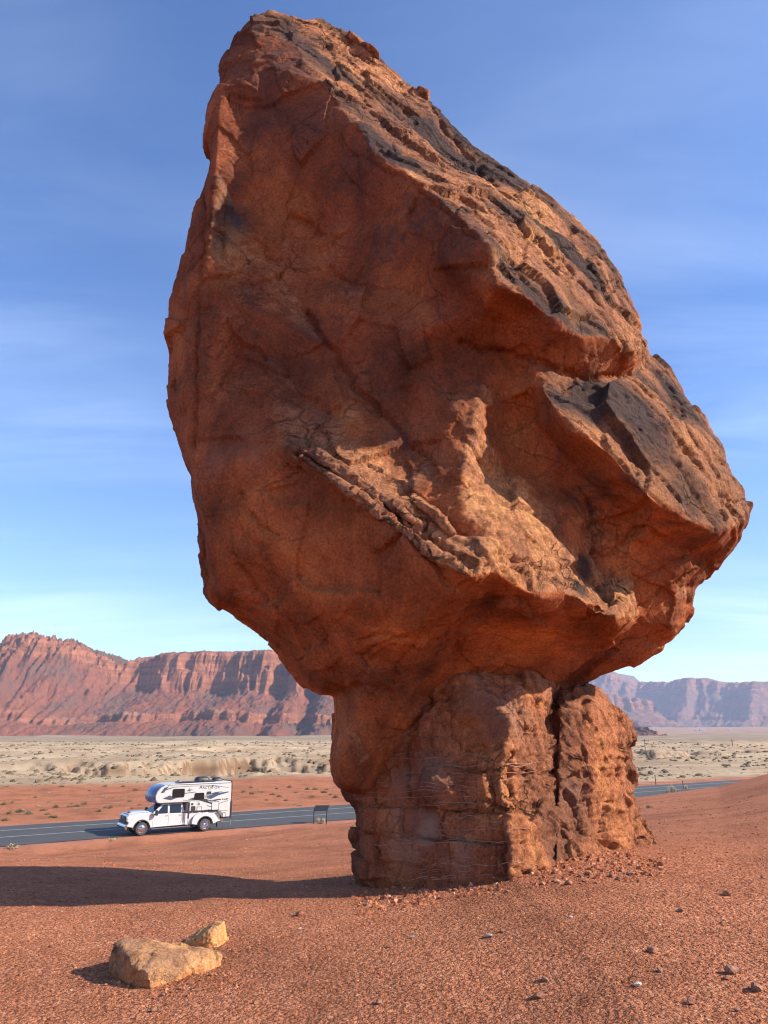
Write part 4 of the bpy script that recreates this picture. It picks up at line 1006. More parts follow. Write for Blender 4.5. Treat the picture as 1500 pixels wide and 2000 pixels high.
# ------------------------------------------------------------------ loose stones and gravel
M_PEB = rock_mat('loose_stone', (0.42, 0.165, 0.085), (0.50, 0.25, 0.15), (0.1, 0.07, 0.06), 0.5, 60.0)
M_PEBW = rock_mat('pale_stone', (0.62, 0.50, 0.40), (0.68, 0.58, 0.48), (0.1, 0.07, 0.06), 0.4, 60.0)
protos = []
for k in range(6):
    o = chip('loose_stone', (0, 0, -50), (1.0, rnd.uniform(.6, .9), rnd.uniform(.35, .6)), 50 + k, M_PEBW if k == 5 else M_PEB, None, (0, 0, 0), res=2, weather=rnd.uniform(0.2, 1.0))
    protos.append(o.data); bpy.data.objects.remove(o)
def place_stone(px, py, size, k, label, group):
    g = ground_at(px, py)
    o = bpy.data.objects.new('loose_stone', protos[k]); COL.objects.link(o)
    o.location = (g.x, g.y, gz(g.x, g.y) + size * 0.14); o.scale = (size, size, size); o.rotation_euler = (rnd.uniform(-.25, .25), rnd.uniform(-.25, .25), rnd.uniform(0, 6.28))
    tag(o, label, 'stone', group)
FAN = [(925, 1738), (945, 1735), (1085, 1722), (1102, 1716), (1120, 1706), (1135, 1712), (1150, 1708), (1170, 1712), (1195, 1712), (1210, 1718), (1250, 1720), (1110, 1728), (1060, 1728), (1040, 1735), (990, 1742), (965, 1748), (890, 1740), (1230, 1708), (1180, 1700), (1142, 1722), (1165, 1725), (1215, 1702), (1290, 1690)]
for px, py in FAN:
    place_stone(px, py, rnd.uniform(0.05, 0.12), rnd.randrange(5), 'small grey red stone among the rubble at the pedestal foot', 'rubble stones at the pedestal foot')
for px, py, sz, k, lab in [(955, 1830, 0.085, 5, 'white flat stone in the open gravel midway below the pedestal'), (805, 1832, 0.06, 5, 'small white stone in the gravel left of the flat white one'), (1245, 1925, 0.07, 5, 'white stone near the bottom right of the gravel'),
                           (1115, 1792, 0.05, 5, 'tiny white chip in the gravel just below the pedestal rubble'), (585, 1815, 0.05, 5, 'tiny white chip in the gravel right of the yellow rocks'),
                           (1430, 1900, 0.14, 1, 'largest loose stone at the lower right edge of the gravel'), (1478, 1935, 0.12, 3, 'brown stone in the far bottom right corner'), (1275, 1860, 0.11, 0, 'flat brown stone in the gravel on the right above the white stone'),
                           (1420, 1748, 0.10, 2, 'single brown stone on the gravel at the right below the rise'), (585, 1788, 0.12, 2, 'dark stone just in front of the boulder shadow'), (1050, 1948, 0.10, 4, 'dark stone at the bottom centre of the gravel')]:
    place_stone(px, py, sz, k, lab, 'loose stones on the red gravel')
for px, py in [(1418, 1912), (1290, 1898), (1490, 1715), (1410, 1805), (1065, 1916), (560, 1890), (640, 1750), (500, 1960), (300, 1975), (120, 1760), (100, 1850), (820, 1900), (760, 1850), (1350, 1960), (1330, 1780), (740, 1960), (980, 1820), (1440, 1975), (455, 1858), (40, 1905)]:
    place_stone(px, py, rnd.uniform(0.04, 0.085), rnd.randrange(5), 'loose red brown stone lying on the open gravel', 'loose stones on the red gravel')
for px, py in [(318, 1945), (336, 1938), (352, 1932), (372, 1922), (392, 1916), (300, 1950), (412, 1905), (440, 1872), (205, 1925), (212, 1940), (385, 1935), (362, 1945)]:
    place_stone(px, py, rnd.uniform(0.03, 0.06), rnd.randrange(5), 'small stone in the dirt banked against the yellow rocks', 'stones against the yellow rocks')
def build_gravel():
    bv = 0.5 * np.array([(1, 0, 0), (0, 1, 0), (-1, 0, 0), (0, -1, 0), (.35, .3, .9), (-.4, .1, .95), (0, -.35, .85)], np.float32)
    bf = np.array([(0, 1, 4), (1, 5, 4), (1, 2, 5), (2, 3, 5), (3, 6, 5), (3, 0, 6), (0, 4, 6), (4, 5, 6)], np.int32)
    pts = []
    def scatter(n, y0, y1, s0, s1, pw=1.0):
        y = y0 + (y1 - y0) * nrs.rand(n * 2) ** pw
        x = (nrs.rand(n * 2) * 2 - 1) * y * 0.66
        q = np.stack([x, y, 0 * x], -1)
        keep = (perlin(q * 0.9, 77) + 0.7 * perlin(q * 3.1, 78) + nrs.rand(n * 2) * 1.5 > 0.5)
        x, y = x[keep][:n], y[keep][:n]
        s = s0 + (s1 - s0) * nrs.rand(len(x)) ** 2.6
        pts.append(np.stack([x, y, s], -1))
    scatter(52000, 4.0, 9.5, 0.007, 0.034, 0.9)
    scatter(24000, 9.0, 20.0, 0.013, 0.05, 0.8)
    scatter(9000, 18.0, 46.0, 0.03, 0.09, 0.8)
    # crumbled rubble banked round the pedestal and the yellow rocks
    for (ax, bx, ay, by, zl, m, s1) in ((690, 1300, 1690, 1752, -0.06, 2300, 0.085), (215, 470, 1868, 1975, -0.38, 420, 0.04)):
        pp = [on_level(rnd.uniform(ax, bx), rnd.triangular(ay, by, (ay + by) / 2), zl) for _ in range(m)]
        pts.append(np.array([(p.x, p.y, 0.014 + s1 * rnd.random() ** 3) for p in pp]))
    P = np.concatenate(pts)
    w = (P[:, 0] - RO[0]) * RN[0] + (P[:, 1] - RO[1]) * RN[1]
    P = P[w < -RHW - 0.6]
    n = len(P); z = ground_z(P[:, 0], P[:, 1])
    sc = P[:, 2][:, None] * (np.array([1, 1, 0.6]) * (0.6 + 0.7 * nrs.rand(n, 3)))
    an = nrs.rand(n) * 6.28; ca, sa = np.cos(an), np.sin(an)
    jit = 1 + 0.7 * (nrs.rand(n, len(bv), 1) - 0.5)
    V = bv[None] * jit * sc[:, None, :]
    X = V[..., 0] * ca[:, None] - V[..., 1] * sa[:, None] + P[:, 0][:, None]
    Y = V[..., 0] * sa[:, None] + V[..., 1] * ca[:, None] + P[:, 1][:, None]
    Z = V[..., 2] + z[:, None] - 0.004
    V = np.stack([X, Y, Z], -1).reshape(-1, 3)
    F = (bf[None] + (np.arange(n) * len(bv))[:, None, None]).reshape(-1, 3)
    me = mesh_np('gravel', V, F, smooth=False)
    base = np.array([(0.37, 0.125, 0.058), (0.46, 0.195, 0.10), (0.22, 0.072, 0.034), (0.50, 0.29, 0.18), (0.41, 0.145, 0.07)])
    c = base[nrs.choice(5, n, p=[.36, .16, .28, .03, .17])] * (0.85 + 0.3 * nrs.rand(n, 1))
    attr_c(me, 'tone', np.repeat(c, len(bv), 0))
    m, nt, b = new_mat('gravel_stone')
    a = N(nt, 'ShaderNodeAttribute', attribute_name='tone')
    g = N(nt, 'ShaderNodeTexCoord'); nn = N(nt, 'ShaderNodeTexNoise', inp={'Scale': 60.0, 'Detail': 3.0}); L(nt, g.outputs['Object'], nn.inputs['Vector'])
    rr = ramp(nt, [(0.3, 0.8), (0.7, 1.2)]); L(nt, nn.outputs[0], rr.inputs[0])
    mm = N(nt, 'ShaderNodeMix', data_type='RGBA', blend_type='MULTIPLY', inp={'Factor': 1.0}); L(nt, a.outputs['Color'], mm.inputs['A']); L(nt, rr.outputs[0], mm.inputs['B'])
    L(nt, mm.outputs['Result'], b.inputs['Base Color']); b.inputs['Roughness'].default_value = 0.95; b.inputs['Specular IOR Level'].default_value = 0.1
    o = link('gravel', me, m)
    tag(o, 'fine red gravel scattered over the desert floor', 'gravel', kind='stuff')
build_gravel()

# ------------------------------------------------------------------ shrubs
def leaf_mat(name, c, var=0.35):
    m, nt, b = new_mat(name)
    g = N(nt, 'ShaderNodeTexCoord'); n = N(nt, 'ShaderNodeTexNoise', inp={'Scale': 9.0, 'Detail': 3.0}); L(nt, g.outputs['Object'], n.inputs['Vector'])
    r = ramp(nt, [(0.3, tuple(x * (1 - var) for x in c)), (0.7, tuple(x * (1 + var) for x in c))]); L(nt, n.outputs[0], r.inputs[0]); L(nt, r.outputs[0], b.inputs['Base Color'])
    b.inputs['Roughness'].default_value = 0.9; b.inputs['Specular IOR Level'].default_value = 0.1
    return m
M_SAGE = leaf_mat('sage_leaf', (0.16, 0.14, 0.075)); M_GREEN = leaf_mat('green_leaf', (0.11, 0.115, 0.05)); M_STRAW = leaf_mat('dry_grass', (0.42, 0.33, 0.20), 0.3); M_TWIG = leaf_mat('twig', (0.19, 0.13, 0.085))
def shrub_mesh(name, seed, h=1.0, spread=0.65, n=260, leaf=0.07, dome=True):
    rs = np.random.RandomState(seed); V, F = [], []
    for i in range(n):
        a = rs.uniform(0, 2 * math.pi); el = math.acos(rs.uniform(0.0, 1.0)) if dome else rs.uniform(0, 0.5)
        d = np.array([math.sin(el) * math.cos(a) * spread / 0.65, math.sin(el) * math.sin(a) * spread / 0.65, math.cos(el)])
        lum = 0.75 + 0.35 * math.sin(3 * a + seed) * math.sin(2.3 * el + seed)
        L1 = h * lum * (rs.uniform(0.35, 1.0) if dome else rs.uniform(0.6, 1.0))
        if dome:
            c = d * L1 * np.array([0.75, 0.75, 0.8])
            u = rs.normal(size=3); u /= np.linalg.norm(u); w = np.cross(u, rs.normal(size=3)); w /= np.linalg.norm(w)
            s = leaf * h * rs.uniform(0.6, 1.4)
            k = len(V); V += [c - u * s, c + w * s * 0.6, c + u * s, c - w * s * 0.6]; F.append((k, k + 1, k + 2, k + 3))
        else:
            t = d * L1; w = np.cross(d, rs.normal(size=3)); w = w / np.linalg.norm(w) * 0.014 * h; b0 = np.array([rs.normal() * .06, rs.normal() * .06, 0]) * h; mid = b0 + t * 0.55 + np.array([0, 0, .06 * h])
            k = len(V); V += [b0 - w, b0 + w, mid + w * .8, mid - w * .8]; F.append((k, k + 1, k + 2, k + 3)); k = len(V); V += [mid - w * .8, mid + w * .8, b0 + t + w * .1, b0 + t - w * .1]; F.append((k, k + 1, k + 2, k + 3))
    return mesh_np(name, V, F, smooth=False)
def twig_mesh(name, seed, h=1.0, n=14):
    rs = np.random.RandomState(seed); V, F = [], []
    for i in range(n):
        a = rs.uniform(0, 6.28); el = rs.uniform(0.1, 1.2); d = np.array([math.sin(el) * math.cos(a), math.sin(el) * math.sin(a), math.cos(el)]) * h * rs.uniform(0.5, 0.85)
        s = np.cross(d, (0, 0, 1.0)); s = s / max(np.linalg.norm(s), 1e-6) * 0.015 * h; q = np.cross(d, s); q = q / max(np.linalg.norm(q), 1e-6) * 0.015 * h
        k = len(V); V += [s, -0.5 * s + q, -0.5 * s - q, d]; F += [(k, k + 1, k + 3), (k + 1, k + 2, k + 3), (k + 2, k, k + 3)]
    return mesh_np(name, V, F, smooth=False)
M_SCRUB = leaf_mat('scrub_leaf', (0.17, 0.125, 0.075))
SH = [shrub_mesh('foliage', 60 + i) for i in range(5)]
TW = twig_mesh('twigs', 5)
for i, s in enumerate(SH): s.materials.append([M_SAGE, M_GREEN, M_SAGE, M_STRAW, M_SAGE][i])
TW.materials.append(M_TWIG)
GR = shrub_mesh('grass_blades', 90, n=160, dome=False); GR.materials.append(leaf_mat('bleached_grass', (0.62, 0.50, 0.33), 0.2))
def place_shrub(x, y, z, s, k, label, group=None, tw=True, name='shrub', cat='shrub'):
    r = empty(name, (x, y, z), rnd.uniform(0, 6.28)); tag(r, label, cat, group)
    r.scale = (s * rnd.uniform(1.0, 1.5), s * rnd.uniform(0.9, 1.3), s * rnd.uniform(0.65, 0.95))
    a = bpy.data.objects.new('foliage', SH[k]); COL.objects.link(a); a.parent = r
    if tw:
        b = bpy.data.objects.new('stem', TW); COL.objects.link(b); b.parent = r
    return r
# on the red flat past the road
seenp = []
PLAIN_PX = [(18, 1585), (40, 1580), (10, 1600), (40, 1578), (55, 1585), (95, 1558), (110, 1570), (75, 1566), (140, 1563), (150, 1570), (175, 1540), (203, 1551), (243, 1553), (235, 1567), (205, 1575), (193, 1583), (215, 1576), (265, 1539), (272, 1571), (258, 1577), (253, 1562), (85, 1578), (92, 1588), (100, 1593), (108, 1594), (46, 1586), (58, 1586), (135, 1570), (165, 1565), (92, 1544), (70, 1550), (120, 1535), (205, 1533), (240, 1533), (25, 1558), (8, 1562),
            (475, 1548), (492, 1552), (505, 1545), (532, 1553), (545, 1556), (558, 1562), (577, 1549), (590, 1552), (610, 1556), (632, 1548), (645, 1552), (655, 1556), (540, 1540), (565, 1536), (600, 1540), (465, 1560), (520, 1562), (650, 1542), (638, 1540), (575, 1568), (585, 1571), (615, 1540), (490, 1538), (512, 1548)]
for (px, py) in PLAIN_PX:
    g = on_level(px, py + 3, ROAD_Z); z = gz(g.x, g.y)
    k = rnd.choice([0, 1, 2, 2, 3, 4, 1])
    if k == 3: place_shrub(g.x, g.y, z - .03, rnd.uniform(0.3, 0.5), k, 'small straw coloured dry shrub on the red flat past the road', 'dry shrubs on the red flat')
    else: place_shrub(g.x, g.y, z - .03, rnd.uniform(0.32, 0.62), k, 'small grey green shrub on the red flat past the road', 'shrubs on the red flat')
for _ in range(70):
    px, py = rnd.uniform(-30, 690), rnd.uniform(1528, 1582)
    g = on_level(px, py, ROAD_Z); z = gz(g.x, g.y)
    w = (g.x - RO[0]) * RN[0] + (g.y - RO[1]) * RN[1]
    if w < RHW + 3: continue
    place_shrub(g.x, g.y, z - .02, rnd.uniform(0.14, 0.28), 3, 'small straw coloured dry shrub on the red flat past the road', 'dry shrubs on the red flat', tw=False)
def near_shrub(px, py, s, k, label, name='shrub'):
    g = ground_at(px, py); return place_shrub(g.x, g.y, g.z - .02, s, k, label, None, name=name)
near_shrub(24, 1657, 0.62, 3, 'pale dry shrub on the near road edge at the far left')
near_shrub(220, 1641, 0.42, 3, 'pale dry shrub on the near road edge ahead of the truck')
near_shrub(626, 1609, 0.32, 4, 'low shrub under the leaning information panel')
near_shrub(1268, 1578, 0.30, 2, 'dark low shrub on the gravel right of the pedestal')
def grass(px, py, s, label, grp=None):
    g = ground_at(px, py); o = bpy.data.objects.new('grass_tuft', GR); COL.objects.link(o); o.location = g; o.scale = (s, s, s); o.rotation_euler = (0, 0, rnd.uniform(0, 6)); tag(o, label, 'grass tuft', grp)
for px, py, s in [(1307, 1548, .8), (1312, 1547, 1.1), (1319, 1546, .6), (1341, 1542, .75)]:
    grass(px, py, s, 'dry straw tuft on the right road verge beside the post', 'straw tufts on the right verge')
for px, py, s in [(622, 1607, .5), (632, 1607, .45)]:
    grass(px, py, s, 'tall thin dry stalks under the information panel', 'dry stalks under the panel')

# scrub beyond: too many to count
def build_scrub():
    n = 7500
    r = 80 + 420 * nrs.rand(n * 3) ** 1.4; a = np.radians(nrs.uniform(-33, 33, n * 3))
    x, y = r * np.sin(a), r * np.cos(a)
    w = (x - RO[0]) * RN[0] + (y - RO[1]) * RN[1]; q = np.stack([x, y, 0 * x], -1)
    k = ((w > 48 - 36 * sstep(0.2, 0.3, a))) & (perlin(q * 0.04, 88) * 0.6 + nrs.rand(len(x)) > 0.45)
    x, y = x[k][:n], y[k][:n]; n = len(x); z = ground_z(x, y)
    V0 = np.array([(-1, 0, 0), (0, -1, 0), (1, 0, 0), (0, 1, 0), (-.55, -.5, .62), (.5, -.55, .7), (.55, .5, .6), (-.5, .55, .66), (0, 0, .95)], np.float32)
    F0 = np.array([(0, 1, 4), (1, 5, 4), (1, 2, 5), (2, 6, 5), (2, 3, 6), (3, 7, 6), (3, 0, 7), (0, 4, 7), (4, 5, 8), (5, 6, 8), (6, 7, 8), (7, 4, 8)])
    s = (0.14 + 0.46 * nrs.rand(n) ** 4) * (1 + np.hypot(x, y) / 700)
    V = V0[None] * (1 + 0.5 * (nrs.rand(n, 9, 1) - .5)) * s[:, None, None] * np.array([1, 1, .75]) + np.stack([x, y, z - .05], -1)[:, None, :]
    F = (F0[None] + (np.arange(n) * 9)[:, None, None]).reshape(-1, 3)
    o = link('scrub', mesh_np('scrub', V.reshape(-1, 3), F, False), M_SCRUB); tag(o, 'low desert scrub speckling the pale badlands', 'scrub', kind='stuff')
build_scrub()

# ------------------------------------------------------------------ hard-surface helper
class MB:
    def __init__(s): s.v = []; s.f = []
    def add(s, v, f):
        k = len(s.v); s.v += [tuple(p) for p in v]; s.f += [tuple(i + k for i in q) for q in f]; return s
    def box(s, x0, x1, y0, y1, z0, z1):
        return s.add([(x0, y0, z0), (x1, y0, z0), (x1, y1, z0), (x0, y1, z0), (x0, y0, z1), (x1, y0, z1), (x1, y1, z1), (x0, y1, z1)],
                     [(0, 3, 2, 1), (4, 5, 6, 7), (0, 1, 5, 4), (1, 2, 6, 5), (2, 3, 7, 6), (3, 0, 4, 7)])
    def prism(s, prof, y0, y1, inset=None):
        n = len(prof); p2 = inset or prof
        v = [(x, y0, z) for x, z in prof] + [(x, y1, z) for x, z in p2]
        return s.add(v, [tuple(range(n)), tuple(range(2 * n - 1, n - 1, -1))] + [(i, i + n, (i + 1) % n + n, (i + 1) % n) for i in range(n)])
    def lathe(s, prof, cx, cy, cz, n=28, axis='y'):
        v = []
        for k in range(n):
            a = 2 * math.pi * k / n
            for r, h in prof: v.append((cx + r * math.cos(a), cy + h, cz + r * math.sin(a)) if axis == 'y' else (cx + r * math.cos(a), cy + r * math.sin(a), cz + h))
        m = len(prof); f = []
        for k in range(n):
            for j in range(m - 1):
                a, b = k * m + j, ((k + 1) % n) * m + j; f.append((a, b, b + 1, a + 1))
        return s.add(v, f)
    def tube(s, pts, r, n=8):
        P = [Vector(p) for p in pts]; v = []; f = []
        for i, p in enumerate(P):
            t = (P[min(i + 1, len(P) - 1)] - P[max(i - 1, 0)]).normalized()
            a = t.cross(Vector((0, 0, 1)) if abs(t.z) < 0.9 else Vector((1, 0, 0))).normalized(); b = t.cross(a)
            for k in range(n): v.append(p + a * r * math.cos(2 * math.pi * k / n) + b * r * math.sin(2 * math.pi * k / n))
        for i in range(len(P) - 1):
            for k in range(n): f.append((i * n + k, i * n + (k + 1) % n, (i + 1) * n + (k + 1) % n, (i + 1) * n + k))
        f.append(tuple(range(n))); f.append(tuple(range((len(P) - 1) * n, len(P) * n)))
        return s.add(v, f)
    def build(s, name, mat, parent=None, bevel=0.0, seg=2, smooth=True):
        bm = bmesh.new(); vs = [bm.verts.new(p) for p in s.v]
        for q in s.f:
            try: bm.faces.new([vs[i] for i in q])
            except ValueError: pass
        bmesh.ops.recalc_face_normals(bm, faces=bm.faces)
        if bevel:
            es = [e for e in bm.edges if len(e.link_faces) == 2 and e.calc_face_angle(0) > 0.35]
            bmesh.ops.bevel(bm, geom=es, offset=bevel, segments=seg, affect='EDGES', clamp_overlap=True)
        me = bpy.data.meshes.new(name); bm.to_mesh(me); bm.free()
        if smooth:
            for p in me.polygons: p.use_smooth = True
            me.set_sharp_from_angle(angle=R(38))
        return link(name, me, mat, parent)
def rrect(x0, x1, z0, z1, r=0.06, n=4):
    out = []
    for cx, cz, a0 in ((x1 - r, z1 - r, 0), (x0 + r, z1 - r, 90), (x0 + r, z0 + r, 180), (x1 - r, z0 + r, 270)):
        for k in range(n + 1):
            a = R(a0 + 90 * k / n); out.append((cx + r * math.cos(a), cz + r * math.sin(a)))
    return out
def arc(cx, cz, r, a0, a1, n=12):
    return [(cx + r * math.cos(R(a0 + (a1 - a0) * k / n)), cz + r * math.sin(R(a0 + (a1 - a0) * k / n))) for k in range(n + 1)]

M_WHITE = plain('white_paint', (0.54, 0.54, 0.525), 0.28, spec=0.5, coat=0.6, var=0.02)
M_CAMPW = plain('camper_fibreglass', (0.50, 0.495, 0.46), 0.38, var=0.03)
M_GLASS = plain('dark_glass', (0.012, 0.013, 0.015), 0.06, spec=0.6)
M_BLACK = plain('black_plastic', (0.022, 0.022, 0.023), 0.5)
M_TYRE = plain('tyre_rubber', (0.055, 0.052, 0.048), 0.85, var=0.2)
M_CHROME = plain('chrome', (0.72, 0.72, 0.73), 0.16, metal=1.0)
M_GREY = plain('grey_trim', (0.16, 0.16, 0.165), 0.5)
M_BLUE = plain('blue_decal', (0.04, 0.06, 0.12), 0.4)
M_SLATE = plain('slate_decal', (0.06, 0.066, 0.085), 0.4)
M_NOSE = plain('nose_blue_grey', (0.11, 0.145, 0.26), 0.22, var=0.35, scale=2.2)  # uneven blue-grey colour for the nose cap
M_SOLAR = plain('solar_glass', (0.02, 0.025, 0.06), 0.12)
M_SEAM = plain('panel_seam', (0.025, 0.025, 0.027), 0.7)
M_SILVER = plain('silver_metal', (0.45, 0.45, 0.46), 0.35, metal=0.8)
M_LAMP = plain('lamp_lens', (0.75, 0.75, 0.72), 0.12)
M_REDL = plain('red_lens', (0.35, 0.02, 0.015), 0.2)

# ------------------------------------------------------------------ pickup truck: x forward, y left, z up, origin under the front axle
cf = on_level(275, 1632, ROAD_Z)
TRA = math.pi + RA
lf = Vector((-math.sin(TRA), math.cos(TRA), 0))
T0 = Vector((cf.x, cf.y, ROAD_Z)) - lf * 0.95
truck = empty('pickup_truck', T0, TRA)
tag(truck, 'white crew cab dually pickup truck parked on the road carrying a camper', 'truck')
WB = 4.37
fa = arc(0, 0.42, 0.53, 180 + 8, -8, 14)
body = [(0.99, 0.60), (1.02, 0.98), (1.01, 1.20), (0.95, 1.31), (0.55, 1.37), (0.0, 1.40), (-0.58, 1.42), (-0.70, 1.30), (-2.93, 1.27), (-2.93, 0.50), (-0.60, 0.46)] + fa + [(0.60, 0.52)]
MB().prism(body, -0.98, 0.98).build('body', M_WHITE, truck, 0.045, 3)
MB().prism([(0.86, 1.33), (0.5, 1.375), (0.0, 1.405), (-0.5, 1.425), (-0.5, 1.48), (0.0, 1.475), (0.55, 1.445), (0.86, 1.38)], -0.62, 0.62).build('hood_bulge', M_WHITE, truck, 0.03, 2)
MB().box(0.60, 0.76, -0.24, 0.24, 1.42, 1.452).build('hood_scoop', M_BLACK, truck, 0.01)
# greenhouse
def hexa(b, t, zb, zt): # b,t = (x0,x1,halfwidth)
    m = MB(); v = [(b[0], -b[2], zb), (b[1], -b[2], zb), (b[1], b[2], zb), (b[0], b[2], zb), (t[0], -t[2], zt), (t[1], -t[2], zt), (t[1], t[2], zt), (t[0], t[2], zt)]
    return m.add(v, [(0, 3, 2, 1), (4, 5, 6, 7), (0, 1, 5, 4), (1, 2, 6, 5), (2, 3, 7, 6), (3, 0, 4, 7)])
hexa((-2.90, -0.62, 0.95), (-2.78, -1.38, 0.80), 1.29, 1.93).build('cab', M_WHITE, truck, 0.05, 3)
def side_pt(x, z, off=0.012):
    t = (z - 1.29) / 0.64; return (x, 0.95 + (0.80 - 0.95) * t + off, z)
def side_quad(name, pts, mat, sgn=1, off=0.012, th=0.02):
    outer = [side_pt(x, z, off) for x, z in pts]; inner = [(x, y - th, z) for x, y, z in outer]
    n = len(pts); v = [(x, sgn * y, z) for x, y, z in outer + inner]
    return MB().add(v, [tuple(range(n)), tuple(range(2 * n - 1, n - 1, -1))] + [(i, i + n, (i + 1) % n + n, (i + 1) % n) for i in range(n)]).build(name, mat, truck, 0.0, smooth=False)
for sg in (1, -1):
    side_quad('side_window', [(-0.92, 1.31), (-1.72, 1.31), (-1.72, 1.85), (-1.42, 1.85)], M_GLASS, sg)
    side_quad('side_window', [(-1.86, 1.31), (-2.66, 1.31), (-2.66, 1.85), (-1.86, 1.85)], M_GLASS, sg)
MB().add([(-0.63, -0.84, 1.345), (-0.63, 0.84, 1.345), (-1.34, 0.74, 1.895), (-1.34, -0.74, 1.895), (-0.65, -0.84, 1.33), (-0.65, 0.84, 1.33), (-1.36, 0.74, 1.88), (-1.36, -0.74, 1.88)],
         [(0, 1, 2, 3), (4, 7, 6, 5), (0, 4, 5, 1), (1, 5, 6, 2), (2, 6, 7, 3), (3, 7, 4, 0)]).build('windshield', M_GLASS, truck, 0, smooth=False)
# bed and dually fenders
ra_ = arc(-WB, 0.42, 0.53, 180 + 5, -5, 14)
bed = [(-2.97, 0.52), (-2.97, 1.24), (-5.52, 1.22), (-5.55, 0.62), (-4.95, 0.52)] + ra_[::-1][::-1] + [(-3.80, 0.48)]
bed = [(-2.97, 0.50), (-2.97, 1.24), (-5.52, 1.22), (-5.55, 0.60), (-4.92, 0.46)] + arc(-WB, 0.42, 0.55, 180 - 4 + 0, 4, 14) + [(-3.80, 0.46)]
MB().prism(bed, -0.98, 0.98).build('bed', M_WHITE, truck, 0.035, 2)
fend = [(-3.42, 0.52), (-3.44, 0.80), (-3.55, 1.02), (-3.75, 1.16), (-4.2, 1.20), (-4.85, 1.17), (-5.12, 1.02), (-5.22, 0.75), (-5.24, 0.55), (-4.93, 0.46)] + arc(-WB, 0.42, 0.56, 176, 4, 14) + [(-3.8, 0.46)]
for sg in (1, -1):
    MB().prism(fend, sg * 0.96, sg * 1.20).build('rear_fender', M_WHITE, truck, 0.06, 3)
    for cx, y_ in ((0.0, 0.985), (-WB, 1.205)):
        pts = [(cx + 0.555 * math.cos(R(a)), sg * y_, 0.42 + 0.555 * math.sin(R(a))) for a in range(-2, 183, 8)]
        MB().tube(pts, 0.035, 6).build('fender_flare', M_BLACK, truck)
# wheels
def wheel(cx, y, sg, dish):
    ty = MB().lathe([(0.27, -0.125), (0.37, -0.13), (0.405, -0.10), (0.41, 0.0), (0.405, 0.10), (0.37, 0.13), (0.27, 0.125), (0.26, 0.0), (0.27, -0.125)], cx, y, 0.41, 32).build('wheel', M_TYRE, truck)
    prof = [(0.265, 0.125), (0.25, 0.135), (0.235, 0.10), (0.20, 0.06 if dish < 0 else 0.10), (0.12, 0.0 if dish < 0 else 0.15), (0.09, 0.02 if dish < 0 else 0.19), (0.0, 0.03 if dish < 0 else 0.20)]
    MB().lathe([(r, sg * h) for r, h in prof], cx, y, 0.41, 28).build('rim', M_CHROME, ty)
    for k in range(8):
        hb = MB()
        a = k * math.pi / 4; rr_ = 0.165
        hh = (0.04 if dish < 0 else 0.13)
        c_ = (cx + rr_ * math.cos(a), y + sg * (hh + 0.012), 0.41 + rr_ * math.sin(a))
        hb.add([(c_[0] + 0.034 * math.cos(q * math.pi / 3), c_[1], c_[2] + 0.034 * math.sin(q * math.pi / 3)) for q in range(6)], [tuple(range(6))])
        hb.build('vent_hole', M_BLACK, ty, smooth=False)
for sg in (1, -1):
    wheel(0.0, sg * 0.86, sg, 1); wheel(-WB, sg * 1.06, sg, -1); wheel(-WB, sg * 0.76, sg, -1)
